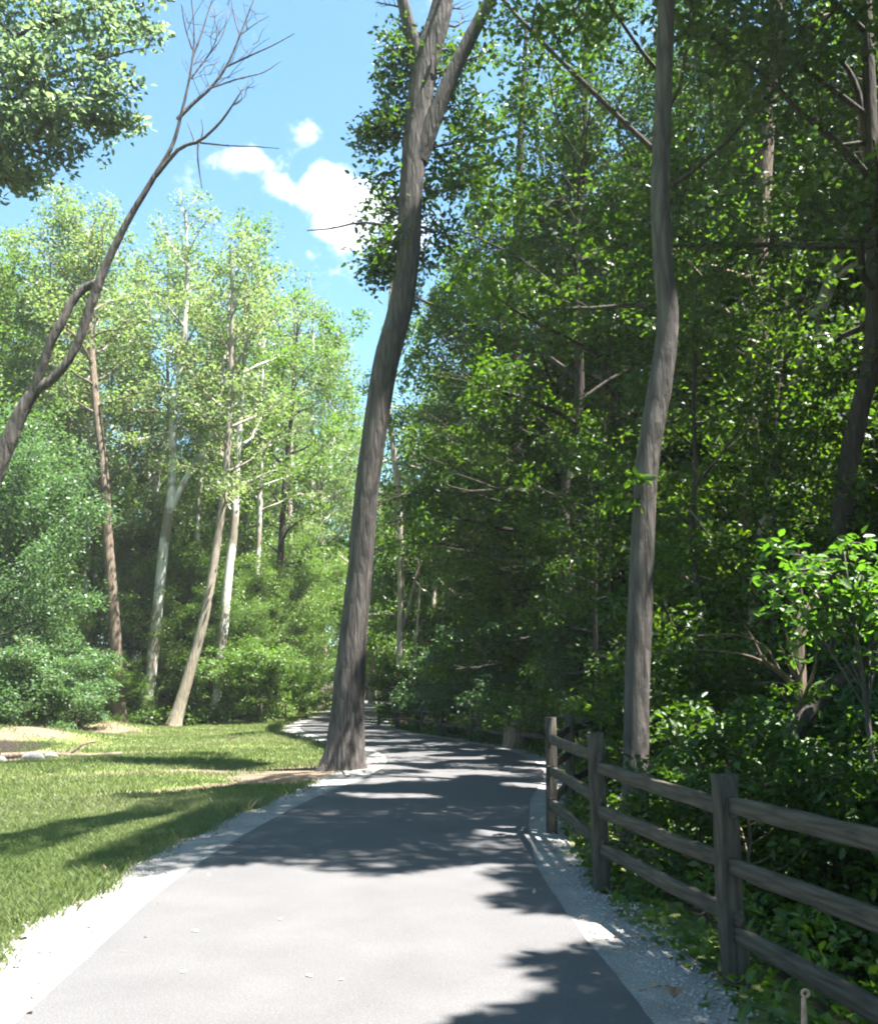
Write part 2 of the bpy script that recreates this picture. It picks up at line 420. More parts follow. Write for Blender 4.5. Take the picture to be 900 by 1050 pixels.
def limbs_from(trunk, trad, rng, n, s0, L, prof, el=(15, 55), sec=6, sec_len=.45, cl_r=.6, step=.55, az0=None, azspread=None, s1=1.0):
    """limbs, side branches and the centres where leaves gather"""
    wood, cen, crad = [], [], []
    N_ = len(trunk); az = rng.uniform(0, 6.28)
    for k in range(n):
        s = s0 + (s1 - s0) * (k + rng.uniform(.1, .9)) / n
        f = s * (N_ - 1); i0 = min(int(f), N_ - 2); t = f - i0
        p0 = trunk[i0] * (1 - t) + trunk[i0 + 1] * t
        r0 = trad[i0] * (1 - t) + trad[i0 + 1] * t
        az += 2.4 + rng.normal(0, .5)
        a = az if az0 is None else az0 + rng.uniform(-azspread, azspread)
        rel = (s - s0) / max(1e-6, s1 - s0)
        ln = L * prof(rel) * rng.uniform(.75, 1.2)
        e = math.radians(el[0] + (el[1] - el[0]) * rel + rng.normal(0, 8))
        d = np.array([math.cos(a) * math.cos(e), math.sin(a) * math.cos(e), math.sin(e)])
        pts = [p0]; m_ = 7; dd = d.copy()
        for q_ in range(m_):
            dd = unit(dd + rng.normal(0, .13, 3) + np.array([0, 0, .02]))
            pts.append(pts[-1] + dd * ln / m_)
        pts = np.array(pts); rr = np.linspace(min(r0 * .55, .012 + .018 * ln), .012, len(pts))
        wood.append((pts, rr, 6))
        nsec = max(2, int(sec * ln / L + .5))
        for b in range(nsec):
            u = .28 + .70 * (b + rng.uniform(0, 1)) / nsec
            g_ = u * m_; i1 = min(int(g_), m_ - 1); tt = g_ - i1
            q0 = pts[i1] * (1 - tt) + pts[i1 + 1] * tt
            dl = unit(pts[i1 + 1] - pts[i1])
            side = unit(np.cross(dl, [0, 0, 1])) * (1 if b % 2 else -1)
            sdv = unit(dl * rng.uniform(.4, .9) + side * rng.uniform(.5, 1) + np.array([0, 0, rng.uniform(-.15, .3)]))
            l2 = ln * sec_len * rng.uniform(.6, 1.15) * (1.1 - .45 * u)
            sp_ = np.array([q0 + sdv * l2 * v + rng.normal(0, .05, 3) * l2 * v for v in np.linspace(0, 1, 4)])
            wood.append((sp_, np.linspace(rr[i1] * .35 + .003, .004, 4), 4))
            for v in np.arange(step * .5, l2 + .01, step):
                c = q0 + sdv * v + rng.normal(0, .12, 3)
                cen.append(c); crad.append(cl_r * rng.uniform(.7, 1.25))
        cen.append(pts[-1]); crad.append(cl_r)
    return wood, np.array(cen), np.array(crad)

def round_prof(r): return .35 + .95 * math.sin(math.pi * (.12 + .80 * r))
def cone_prof(r): return 1.1 - .75 * r
def column_prof(r): return .75 + .5 * math.sin(math.pi * r) - .25 * r

# sun: to the right of the camera, high
SUN_AZ, SUN_EL = math.radians(112), math.radians(68)
sdir = np.array([math.sin(SUN_AZ) * math.cos(SUN_EL), math.cos(SUN_AZ) * math.cos(SUN_EL), math.sin(SUN_EL)])


# leaf clumps that stand in full sun: photo spot, distance, radius
LIT = [(760,170,15,.8),(800,210,15,.7),(700,240,16,.7),(560,250,18,1.0),(600,290,18,.8),(520,330,20,1.0),(480,290,18,.8),(540,180,17,.8),(620,60,15,.7),(700,50,14,.7),(860,60,14,.8),
       (820,300,14,.8),(880,330,13,.8),(750,300,18,.8),(840,370,14,.7),(770,360,17,.8),(740,420,16,.6),(890,430,13,.6),(700,470,16,.5),(870,590,8,.8),(820,575,8,.6),(760,460,15,.5),(720,560,13,.5),
       (690,640,12,.4),(760,680,10,.5),(700,720,10,.5),(650,500,9.6,.4),(560,430,22,.9),(500,480,28,1.2),(590,580,26,.8),(610,600,26,.8),(560,640,28,.7),(450,430,30,1.5),(440,520,34,1.5),(470,600,34,1.2),
       (590,440,22,.7),(520,400,24,.8),(650,350,17,.6),(830,690,8.5,.4),(780,720,9.5,.5),(880,720,8,.4),(730,740,9.5,.4),(660,720,9.6,.3),(826,650,9.2,.3),(350,650,17.5,.5),(410,450,42,2.),(440,400,42,2.),(460,500,42,2.),(420,560,42,1.6),(430,640,42,1.6),(400,380,42,2.),(663,520,9.5,.25),(655,690,9.5,.25)]
LITP = [(P(x, y, D), r) for x, y, D, r in LIT]

def sun_gaps(p):
    """False where a leaf would shade a spot that lies in the sun"""
    t = p[:, 2] / sdir[2]
    gx_, gy_ = p[:, 0] - sdir[0] * t, p[:, 1] - sdir[1] * t
    cx_ = np.interp(gy_, CL[:, 1], CL[:, 0])
    edge_ = .55 + .05 * (gy_ - 4) + .35 * np.sin(gy_ * 2.3) + .25 * np.sin(gy_ * 5.1 + 1)
    front = (gy_ < 8.2 + .25 * np.sin(gx_ * 3)) & (gx_ < edge_) & (gx_ > -4.6)
    u = gx_ - (-2.1 + (gy_ - 17.6) * .284) + .3 * vnoise(gx_, gy_, 1.5, 7.)
    lawn = (gx_ < cx_ - 2.6) & (gy_ > 7) & (gy_ < 60) & (gx_ > -20) & (np.abs(u) > .6) & (vnoise(gx_, gy_, 1.1, 4.) > -.62)
    way = (gx_ > cx_ - 2.15) & (gx_ < cx_ + 1.9) & (gy_ > 13) & (gy_ < 40) & (vnoise(gx_ * .8, gy_, 1.9, 3.) > np.where(gy_ > 15, .14, .26))
    bad = front | lawn | way
    for c, r in LITP:
        w = p - c; al = w @ sdir
        d2 = (w * w).sum(1) - al * al
        bad |= (al > r * .9) & (d2 < r * r)
    return ~bad

def prune(wood, test):
    """drop limbs, with their side branches, that fail the test"""
    out, ok = [], True
    for q in wood:
        if q[2] == 6:
            ok = test(q)
            if ok: out.append(q)
        elif ok and test(q): out.append(q)
    return out

TREES = {}
def variant(key, seed, H, r0, s0, nl, L, prof, el, sec, cl_r, nper, size, lm, bm, step=.55, lean=.03, six=False, flat=.45, sec_len=.45, tilt=.6, wob=.012, hang=0):
    rng = np.random.default_rng(seed)
    n = 9
    pts = [np.array([0, 0, -.35])]; ld = rng.normal(0, lean, 2)
    for k in range(1, n):
        z = H * k / (n - 1)
        pts.append(np.array([ld[0] * z + rng.normal(0, wob) * H * .6, ld[1] * z + rng.normal(0, wob) * H * .6, z]))
    tr = spline(pts, 34)
    hh = np.linspace(0, 1, 34)
    rad = r0 * (1 - .92 * hh ** 1.1) + r0 * .55 * np.exp(-hh * H / .45)
    wood, cen, cr = limbs_from(tr, rad, rng, nl, s0, L, prof, el, sec, sec_len, cl_r, step)
    g = Geo(); tube(g, tr, rad, 10, .05, rng)
    tme = g.mesh(key + '_trunk', bm, True)
    g = Geo()
    for p, r_, s_ in wood: tube(g, p, r_, s_, 0, rng)
    bme = g.mesh(key + '_branches', bm, True)
    cme = leaf_mesh(key + '_crown', cen, cr, nper, size, lm, rng, flat=flat, six=six, tilt=tilt, hang=hang, droop=.12)
    TREES[key] = (tme, bme, cme)

variant('oak_a', 11, 24, .30, .22, 26, 5.6, round_prof, (-5, 60), 9, .74, 60, .19, M['leaf_oak'], M['bark_dark'])
variant('oak_b', 12, 21, .25, .16, 24, 5.0, round_prof, (-5, 60), 9, .72, 60, .18, M['leaf_maple'], M['bark_dark'])
variant('mid_a', 13, 13, .14, .12, 22, 3.9, cone_prof, (0, 50), 8, .64, 46, .165, M['leaf_maple'], M['bark_dark'], flat=.5, tilt=.8)
variant('mid_b', 14, 10, .11, .14, 20, 3.4, cone_prof, (-4, 45), 8, .56, 46, .15, M['leaf_maple'], M['bark_dark'], flat=.5, tilt=.8)
variant('tall_a', 15, 22, .21, .30, 26, 3.3, column_prof, (25, 65), 6, .55, 34, .17, M['leaf_pale'], M['bark_birch'], tilt=.9)
variant('tall_b', 16, 20, .20, .25, 26, 3.4, column_prof, (20, 65), 6, .58, 36, .17, M['leaf_lime'], M['bark_pale'], tilt=.9)
variant('mass_a', 17, 11, .13, .05, 26, 3.8, round_prof, (0, 60), 8, .75, 54, .16, M['leaf_blue'], M['bark_dark'], flat=.7, tilt=.95)
variant('lime_a', 18, 12, .13, .08, 24, 4.0, round_prof, (0, 55), 8, .68, 48, .16, M['leaf_lime'], M['bark_pale'], flat=.65, tilt=.9)
variant('far_a', 19, 18, .22, .04, 26, 5.4, round_prof, (0, 60), 7, .95, 40, .30, M['leaf_maple'], M['bark_dark'], step=.9)
variant('far_b', 20, 17, .22, .04, 26, 5.0, round_prof, (0, 60), 7, .95, 40, .28, M['leaf_lime'], M['bark_pale'], step=.9)
variant('bush_a', 21, 2.3, .03, .05, 22, 1.35, round_prof, (10, 60), 6, .32, 26, .12, M['leaf_lime'], M['bark_brown'], step=.3, six=True)
variant('bush_b', 22, 1.7, .025, .05, 20, 1.15, round_prof, (5, 55), 6, .30, 26, .12, M['leaf_maple'], M['bark_brown'], step=.3, six=True)
variant('bush_c', 23, 1.5, .02, .1, 16, 1.2, cone_prof, (0, 45), 6, .28, 20, .13, M['leaf_maple'], M['bark_grey'], step=.3, six=True, flat=.25)
variant('bush_d', 24, 2.6, .04, .04, 24, 1.5, round_prof, (5, 60), 6, .36, 30, .13, M['leaf_blue'], M['bark_brown'], step=.32, six=True)

def carved(me, e):
    """a copy of a crown without the leaves that would shade sunny spots (or the same mesh if none do)"""
    nv = len(me.vertices); co = np.empty(nv * 3, np.float32); me.vertices.foreach_get('co', co); co = co.reshape(-1, 3)
    per = 6 if len(me.polygons) * 3 == nv else 4
    cz, sz = math.cos(e.rotation_euler[2]), math.sin(e.rotation_euler[2]); sx = e.scale[0]
    w = co[::per].astype(float)
    w = np.stack([(w[:, 0] * cz - w[:, 1] * sz) * sx, (w[:, 0] * sz + w[:, 1] * cz) * sx, w[:, 2] * e.scale[2]], 1) + np.array(e.location)
    k = sun_gaps(w)
    if k.mean() > .985: return me
    tint = np.empty(len(me.polygons), np.float32); me.attributes['tint'].data.foreach_get('value', tint)
    fpl = 2 if per == 6 else 1
    V = co.reshape(-1, per, 3)[k].reshape(-1, 3); n = int(k.sum())
    if per == 6:
        b = np.arange(n)[:, None] * 6; q = np.concatenate([b + np.array([[0, 1, 2, 3]]), b + np.array([[0, 3, 4, 5]])], 1).reshape(-1, 4)
    else: q = np.arange(n * 4).reshape(-1, 4)
    l, st = quads(q)
    return mesh_from(me.name, V, l, st, me.materials[0], False, tint.reshape(-1, fpl)[k].ravel())

def place(key, name, x, y, label, cat, group=None, s=1.0, rz=None, rng=R, sink=0.0):
    t, b, c = TREES[key]
    e = empty(name, (x, y, gz(x, y) - sink), label, cat, group)
    e.rotation_euler = (0, 0, rng.uniform(0, 6.28) if rz is None else rz); e.scale = (s, s, s * rng.uniform(.95, 1.06))
    if cat == 'tree' and x > -3 and y < 66: c = carved(c, e)
    obj('trunk' if cat == 'tree' else 'stem', t, e); obj('branches', b, e); obj('crown' if cat == 'tree' else 'foliage', c, e)
    return e

def px_trunk(pts, D, r_px, n=40, flare=.0, extra=None):
    """trunk traced at a real distance; r_px are half widths in photo pixels"""
    w = np.array([P(x, y, D if np.isscalar(D) else D[k]) for k, (x, y) in enumerate(pts)])
    if extra is not None: w = np.vstack([w, extra])
    Dm = D if np.isscalar(D) else float(np.mean(D))
    rr = np.array(list(r_px)) * Dm / (F / cp)
    tr = spline(w, n)
    rad = np.interp(np.linspace(0, len(w) - 1, n), np.arange(len(w)), rr)
    if flare:
        h = tr[:, 2] - tr[0, 2]; rad = rad * (1 + flare * np.exp(-np.maximum(h, 0) / .35))
    return tr, rad

def custom_tree(name, tr, rad, bark, label, cat='tree', group=None, sides=14, lump=.06, wood=(), leaves=None, extra_trunks=(), seed=1, roots=0.0):
    rng = np.random.default_rng(seed)
    base = tr[0].copy()
    e = empty(name, tuple(base), label, cat, group)
    g = Geo(); tube(g, tr - base, rad, sides, lump, rng, roots)
    for p, r_ in extra_trunks: tube(g, p - base, r_, max(8, sides - 4), lump, rng)
    obj('trunk', g.mesh(name + '_trunk', bark, True), e)
    if len(wood):
        g = Geo()
        for p, r_, s_ in wood: tube(g, p - base, r_, s_, 0, rng)
        obj('branches', g.mesh(name + '_branches', bark, True), e)
    if leaves is not None:
        cen, cr, nper, size, lm, kw = leaves
        if kw.get('keep') is not None:
            kf = kw['keep']; kw = dict(kw, keep=lambda p: kf(p + base))
        obj('crown', leaf_mesh(name + '_crown', cen - base, cr, nper, size, lm, rng, **kw), e)
    return e

# --- the big tree beside the path
D0 = 17.7
pts = [(352, 792), (354.5, 757), (357, 714), (363, 643), (369, 586), (376.5, 500), (386.5, 428), (396, 371), (411, 314), (418.5, 257), (421, 200), (428, 120), (437, 60), (452, 10)]
ex = np.array([P(462, -60, D0), P(470, -160, D0 + .4), P(474, -260, D0 + .6)])
tr, rad = px_trunk(pts, D0, [19, 17.8, 16.2, 14, 13, 13.2, 13.5, 14, 13.3, 13, 13, 14, 15.5, 13, 9, 6, 3], 90, .26, ex)
forkL = spline([P(430, 78, D0), P(423, 40, D0 - .1), P(412, -5, D0 - .2), P(400, -90, D0 - .5), P(392, -180, D0 - .8)], 16)
forkR = spline([P(429, 165, D0), P(447, 115, D0 - .1), P(470, 62, D0 - .2), P(502, 0, D0 - .4), P(540, -70, D0 - .8), P(575, -170, D0 - 1.4)], 20)
k = D0 / (F / cp)
wl, cl_, crd = [], [], []
rng = np.random.default_rng(40)
for (tt, rr_, n_, s0_, L_b, kw) in (
        (tr, rad, 16, .88, 3.4, dict(el=(5, 60))),
        (forkL, np.linspace(9, 3, 16) * k, 6, .62, .9, dict(el=(0, 50), az0=1.6, azspread=1.0)),
        (forkR, np.linspace(11, 3, 20) * k, 9, .74, 2.2, dict(el=(0, 50), az0=.3, azspread=1.1)),
        (tr, rad, 17, .53, .80, dict(el=(-20, 10), az0=math.pi * .88, azspread=.40, s1=.80)),
        (forkL, np.linspace(9, 3, 16) * k, 5, .05, .55, dict(el=(-10, 20), az0=math.pi, azspread=.5, s1=.6)),
        (tr, rad, 13, .56, 1.3, dict(el=(0, 25), az0=.8, azspread=.5, s1=.84))):
    w_, c_, r_ = limbs_from(tt, rr_, rng, n_, s0_, L_b, round_prof, sec=7, cl_r=.42, step=.36, **kw)
    wl += w_; cl_.append(c_); crd.append(r_)
twig = spline([P(405, 232, D0), P(370, 228, D0), P(340, 234, D0), P(315, 236, D0)], 8)
wl.append((twig, np.linspace(1.6, .7, 8) * k, 5))
custom_tree('oak_tree', tr, rad, M['bark_grey'], 'big leaning forked tree standing at the left edge of the path', wood=wl,
            leaves=(np.concatenate(cl_), np.concatenate(crd), 26, .135, M['leaf_oak'], dict(flat=.8, tilt=.8, six=True, keep=lambda p: sun_gaps(p) | (p[:, 2] < 15.6))),
            extra_trunks=((forkL, np.linspace(9.5, 4, 16) * k), (forkR, np.linspace(11, 4.5, 20) * k)), sides=28, lump=.035, seed=3, roots=.24)

# --- wavy trunk behind the fence
D1 = 9.6
pts = [(650, 905), (651, 840), (652, 760), (653, 700), (657, 600), (663, 480), (676, 400), (685, 330), (680, 270), (677, 200), (680, 100), (683, 0)]
ex = np.array([P(683, -120, D1), P(690, -300, D1), P(700, -480, D1)])
tr, rad = px_trunk(pts, D1, [15, 13.5, 12.5, 12.5, 12.5, 12, 13, 11.5, 11.5, 11, 10, 9.5, 9, 6, 3], 70, .35, ex)
rng = np.random.default_rng(41)
w_, c_, r_ = limbs_from(tr, rad, rng, 10, .84, 2.2, round_prof, (10, 60), 6, .45, .5, .5)
c_ = np.concatenate([c_, [P(668, 486, D1 - .25), P(640, 516, D1 - .25), P(655, 490, D1 - .3), P(690, 490, D1 - .1)]]); r_ = np.concatenate([r_, [.17, .15, .12, .12]])
custom_tree('maple_tree', tr, rad, M['bark_grey'], 'slender wavy trunk rising just behind the rail fence', wood=w_,
            leaves=(c_, r_, 26, .13, M['leaf_maple'], dict(flat=.3, six=True, keep=sun_gaps)), sides=16, lump=.05, seed=4)

# --- traced trees of the right-hand woods
def woods_tree(name, pts, D, rpx, bark, label, nl, s0, L, lm, size, nper, seed, el=(5, 55), extra=None, cl_r=.6, exw=(), group=None, ext=(), flat=.4, prof=round_prof, keep=sun_gaps):
    tr, rad = px_trunk(pts, D, rpx, 44, .3, extra)
    rng = np.random.default_rng(seed)
    w_, c_, r_ = limbs_from(tr, rad, rng, nl, s0, L, prof, el, 8, .45, cl_r, .5)
    w_ = prune(w_, lambda q: sun_gaps(q[0][1:]).mean() > (.55 if q[2] > 4 else .4)) + list(exw)
    custom_tree(name, tr, rad, bark, label, wood=w_, leaves=(c_, r_, nper, size, lm, dict(flat=.55, tilt=.8, droop=.1, keep=keep)), group=group, extra_trunks=ext, seed=seed)

D = 18.
ex = np.array([P(806, -90, D), P(812, -200, D), P(816, -300, D)])
w1 = spline([P(790, 90, D), P(802, 50, D), P(806, 0, D - .2), P(810, -80, D - .5)], 10)
woods_tree('maple_tree', [(752, 752), (757, 690), (764, 580), (770, 480), (776, 380), (779, 280), (783, 180), (790, 80), (796, 0)], D,
           [11, 10.5, 10, 10, 10, 9.5, 9, 8.5, 7, 6, 4, 2], M['bark_brown'], 'tall straight trunk deep in the woods forking near the top of the frame',
           26, .34, 4.4, M['leaf_maple'], .125, 58, 51, extra=ex, ext=((w1, np.linspace(6, 3, 10) * D / 966),), keep=sun_gaps)
D = 16.
ex = np.array([P(915, 60, D), P(930, -60, D), P(940, -180, D)])
woods_tree('maple_tree', [(768, 745), (774, 640), (786, 530), (801, 450), (825, 365), (852, 285), (880, 200), (900, 130)], D,
           [9, 8.5, 8, 7.5, 7, 7, 6.5, 6, 5, 4, 2], M['bark_pale'], 'pale trunk leaning right among dark leaves',
           22, .36, 4.0, M['leaf_maple'], .125, 56, 52, extra=ex, keep=sun_gaps)
D = 12.
ex = np.array([P(885, -60, D), P(880, -180, D), P(880, -300, D)])
w1 = (spline([P(893, 170, D), P(880, 95, D), P(862, 62, D), P(838, 48, D)], 10), np.linspace(5, 1.5, 10) * D / 966, 6)
w2 = (spline([P(895, 145, D), P(870, 148, D), P(842, 150, D)], 8), np.linspace(4, 1.2, 8) * D / 966, 6)
woods_tree('oak_tree', [(842, 800), (850, 700), (858, 600), (866, 500), (880, 425), (893, 370), (896, 300), (895, 220), (893, 150), (890, 60)], D,
           [11, 10.5, 10, 10, 9.5, 9, 8, 8, 7.5, 7, 6, 4, 2], M['bark_dark'], 'dark trunk with a bent middle at the edge of the woods above the rails',
           22, .40, 3.4, M['leaf_oak'], .125, 56, 53, extra=ex, exw=(w1, w2), keep=sun_gaps)
D = 22.
ex = np.array([P(748, 200, D), P(746, 60, D), P(742, -60, D)])
t2 = spline([P(766, 745, D), P(768, 660, D), P(774, 540, D), P(790, 400, D), P(800, 240, D)], 14)
woods_tree('oak_tree', [(745, 745), (746, 680), (748, 600), (750, 480), (750, 340)], D, [10, 9, 8, 7, 6, 5, 4, 2], M['bark_dark'],
           'dark double trunk standing low behind the ferny bushes', 24, .30, 4.6, M['leaf_oak'], .14, 56, 54, extra=ex, ext=((t2, np.linspace(8, 4, 14) * D / 966),), keep=sun_gaps)
D = 14.2
ex = np.array([P(678, 60, D), P(676, -80, D), P(670, -240, D), P(668, -380, D)])
wb = (spline([P(677, 160, D), P(645, 130, D + .05), P(612, 98, D + .1), P(575, 62, D), P(545, 32, D - .1), P(518, 2, D - .2), P(500, -30, D - .3)], 14), np.linspace(3.6, 1.8, 14) * D / 966, 7)
wb2 = (spline([P(545, 32, D - .1), P(548, 10, D - .2), P(556, -20, D - .2)], 6), np.linspace(2.2, 1, 6) * D / 966, 5)
woods_tree('oak_tree', [(650, 800), (652, 700), (659, 560), (668, 440), (680, 300), (676, 180)], D, [7, 6.5, 6, 5.8, 5.5, 5, 4.4, 3.6, 3, 2], M['bark_dark'],
           'dark trunk half hidden behind the wavy one with a long bare limb', 26, .34, 4.0, M['leaf_oak'], .13, 56, 55, extra=ex, exw=(wb, wb2), keep=lambda p: sun_gaps(p) & (p[:, 0] > .2))
D = 26.
woods_tree('maple_tree', [(588, 740), (588, 650), (587, 560), (588, 480), (592, 380), (596, 260), (600, 120), (604, 0)], D, [4.5, 4.2, 4, 4, 3.8, 3.4, 2.6, 1.5],
           M['bark_dark'], 'thin straight dark pole of a tree in the shade beyond the fence bend', 24, .30, 3.8, M['leaf_maple'], .16, 44, 56)
D = 28.
woods_tree('oak_tree', [(524, 742), (525, 660), (527, 560), (530, 450), (528, 340), (530, 240), (534, 140), (540, 20)], D, [8.5, 8, 7.5, 7, 6.5, 5.5, 4, 2],
           M['bark_dark'], 'thick dark trunk rising behind the stump at the fence bend', 26, .26, 3.7, M['leaf_maple'], .15, 54, 57)
# pale poles beside the far bend
D = 35.
w1 = (spline([P(411, 650, D), P(422, 610, D), P(433, 560, D)], 8), np.linspace(2.2, 1, 8) * D / 966, 5)
w2 = (spline([P(410, 725, D), P(421, 692, D - .2), P(428, 640, D - .3), P(430, 590, D - .3), P(424, 540, D - .3)], 8), np.linspace(2.0, .9, 8) * D / 966, 5)
woods_tree('birch_tree', [(411, 745), (410, 680), (411, 600), (409, 520), (402, 450), (396, 400), (398, 330), (405, 250)], D, [4.2, 3.8, 3.4, 3.2, 3, 2.6, 2, 1],
           M['bark_pale'], 'pale thin crooked trunk beside the far bend with bare side stems', 20, .50, 3.0, M['leaf_lime'], .18, 36, 59, exw=(w1, w2))
D = 46.
woods_tree('birch_tree', [(381, 722), (382, 660), (381, 580), (384, 500), (388, 420), (392, 340)], D, [3.2, 3, 2.8, 2.5, 2, 1],
           M['bark_pale'], 'pale straight trunk at the far path edge behind the big leaning tree', 22, .30, 3.6, M['leaf_lime'], .2, 36, 60)

# --- left treeline
def left_tree(pts, D, rpx, bark, label, seed, lm, s0=.35, L=3.2, nl=22, nper=23, ext=(), name='birch_tree', size=.17):
    tr, rad = px_trunk(pts, D, rpx, 44, .35)
    rng = np.random.default_rng(seed)
    w_, c_, r_ = limbs_from(tr, rad, rng, nl, s0, L, column_prof, (20, 65), 6, .45, .55, .5)
    for p, rr_ in ext:
        w2, c2, r2 = limbs_from(p, rr_, rng, 9, .35, L * .8, column_prof, (15, 60), 6, .45, .55, .5)
        w_ = list(w_) + list(w2); c_ = np.concatenate([c_, c2]); r_ = np.concatenate([r_, r2])
    custom_tree(name, tr, rad, bark, label, wood=w_, leaves=(c_, r_, nper, size, lm, dict(flat=.6, tilt=.95)), extra_trunks=ext, seed=seed)

left_tree([(123, 742), (118, 650), (111, 560), (106, 480), (99, 420), (94, 360), (92, 300), (95, 230)], 36, [6.5, 6, 5.6, 5, 4.4, 3.6, 2.6, 1.2], M['bark_brown'],
          'brown bare trunk at the lawn edge beside the dirt bank', 71, M['leaf_pale'], .55, 3.0, name='ash_tree')
d2 = 39.
fk = (spline([P(174, 525, d2), P(190, 492, d2), P(208, 465, d2), P(222, 430, d2), (P(230, 370, d2)), P(236, 300, d2)], 16), np.linspace(4, 1.2, 16) * d2 / 966)
left_tree([(150, 735), (160, 640), (168, 560), (176, 500), (178, 430), (186, 370), (192, 290), (190, 215)], d2, [6, 5.4, 5, 4.6, 4, 3.4, 2.4, 1], M['bark_birch'],
          'white barked tree forking halfway with a limb slanting right', 72, M['leaf_pale'], .5, 2.8, ext=(fk,))
left_tree([(178, 744), (194, 690), (210, 630), (222, 560), (231, 490), (236, 400), (238, 320), (238, 260)], 36.5, [6.5, 5.8, 5, 4.2, 3.6, 3, 2, 1], M['bark_pale'],
          'grey trunk slanting right from the lawn edge between two white ones', 73, M['leaf_pale'], .5, 2.8, name='ash_tree')
left_tree([(221, 732), (228, 660), (234, 590), (240, 540), (243, 470), (250, 380), (252, 300), (250, 250)], 40, [5, 4.8, 4.6, 4.2, 3.6, 2.8, 2, 1], M['bark_birch'],
          'white straight trunk nearest the path on the lawn edge', 74, M['leaf_lime'], .45, 3.0)
left_tree([(249, 720), (250, 640), (252, 560), (254, 480), (262, 390), (270, 300)], 47, [3.6, 3.3, 3, 2.6, 2, 1], M['bark_birch'],
          'thin white trunk set back behind the lawn edge trees', 75, M['leaf_pale'], .4, 3.2)
left_tree([(273, 712), (280, 640), (287, 580), (292, 500), (300, 410), (306, 320)], 46, [4, 3.8, 3.4, 2.8, 2, 1], M['bark_dark'],
          'dark trunk above round bushes where the lawn narrows', 76, M['leaf_lime'], .3, 3.2, name='ash_tree')

for k_, (x, y, d_, bk, lb) in enumerate(((263, 716, 44, 'bark_birch', 'thin white pole of a tree right of the straight white one'), (302, 705, 52, 'bark_pale', 'thin pale trunk where the lawn narrows to a point'),
        (205, 729, 43, 'bark_birch', 'slim white trunk behind the grey slanting one'), (134, 735, 42, 'bark_pale', 'slim pale trunk just right of the brown bare one'), (317, 702, 58, 'bark_birch', 'slim white trunk farthest along the lawn edge'),
        (66, 736, 40, 'bark_pale', 'slim pale trunk rising behind the dirt bank'))):
    r9 = np.random.default_rng(300 + k_); dx = r9.uniform(-8, 14)
    left_tree([(x, y), (x + dx * .2 + r9.normal(0, 2), y - 90), (x + dx * .5 + r9.normal(0, 3), y - 190), (x + dx * .8 + r9.normal(0, 3), y - 290), (x + dx, y - 400)], d_, [3.4, 3.1, 2.7, 2, .8], M[bk], lb, 310 + k_,
              M['leaf_pale' if k_ % 2 else 'leaf_lime'], .48, 2.6, 18, 22)

# --- dead leaning tree, left foreground
D = 15.
kd = D / (F / cp)
pts = [(-128, 812), (-95, 720), (-50, 600), (-6, 490), (20, 427), (36, 401), (52, 390), (69, 371), (82, 346), (91, 318), (101, 291), (109, 270), (131, 226), (155, 186), (176, 150), (186, 116), (196, 70), (199, 30), (194, -20)]
tr, rad = px_trunk(pts, D, [13.5, 12, 10.5, 9.2, 7.6, 6.2, 4.9, 4.7, 4.7, 4.9, 5, 4.4, 3.6, 3, 2.2, 1.7, 1.2, .9, .5], 90, .3)
e2 = (spline([P(30, 412, D), P(41, 383, D - .05), P(52, 351, D - .1), P(63, 331, D - .1), P(74, 309, D - .05), P(86, 296, D), P(98, 290, D)], 20), np.array(np.linspace(5.4, 4.2, 20)) * kd)
dw = []
def br(px, r0, r1, sd=5, dz=0.):
    p = spline([P(x, y, D + dz * i_) for i_, (x, y) in enumerate(px)], 12)
    dw.append((p, np.linspace(r0, r1, 12) * kd, sd))
br([(182, 122), (200, 104), (216, 90), (232, 68), (246, 36), (262, -6)], 2.6, .7, dz=.05)
br([(232, 68), (258, 56), (280, 46), (302, 34)], 1.3, .4)
br([(216, 90), (246, 80), (270, 74), (288, 62)], 1.1, .4, dz=.1)
br([(160, 180), (184, 152), (205, 144), (225, 126), (238, 108), (247, 94)], 2.8, .7, dz=-.04)
br([(203, 146), (203, 165), (207, 193)], 1.3, .5)
br([(205, 146), (235, 149), (262, 150), (286, 152)], 1.2, .4)
br([(205, 146), (208, 133), (206, 122)], .9, .4)
br([(200, 148), (196, 136), (192, 126)], .9, .4)
br([(238, 108), (248, 100), (244, 88)], .9, .4)
br([(197, 60), (206, 36), (214, 10), (222, -14)], 1.3, .5, dz=.08)
br([(197, 50), (190, 28), (186, 4)], 1.1, .5, dz=-.08)
br([(246, 36), (240, 18), (236, -8)], .8, .4)
br([(246, 36), (262, 24), (276, 16)], .7, .3)
br([(196, 80), (214, 56), (228, 36), (234, 10)], 1.2, .4, dz=.1)
br([(214, 56), (222, 38), (220, 18)], .7, .3)
r9 = np.random.default_rng(99)
for _ in range(60):
    bx, by = r9.uniform(188, 262), r9.uniform(0, 100)
    # twigs grow from the nearest point of a branch
    best = min((np.linalg.norm(q_ - P(bx, by, D)), tuple(q_)) for w_ in dw for q_ in w_[0])[1]
    a = r9.uniform(.2, 2.4); ln = r9.uniform(.25, .6)
    p0 = np.array(best); d_ = np.array([math.cos(a), r9.normal(0, .4), math.sin(a)])
    p = np.array([p0 + d_ * ln * v + r9.normal(0, .02, 3) for v in np.linspace(0, 1, 4)])
    dw.append((p, np.linspace(.5, .25, 4) * kd, 3))
custom_tree('dead_tree', tr, rad, M['bark_grey'], 'bare dead tree leaning right against the open sky', wood=dw, extra_trunks=(e2,), sides=14, lump=.06, seed=5)

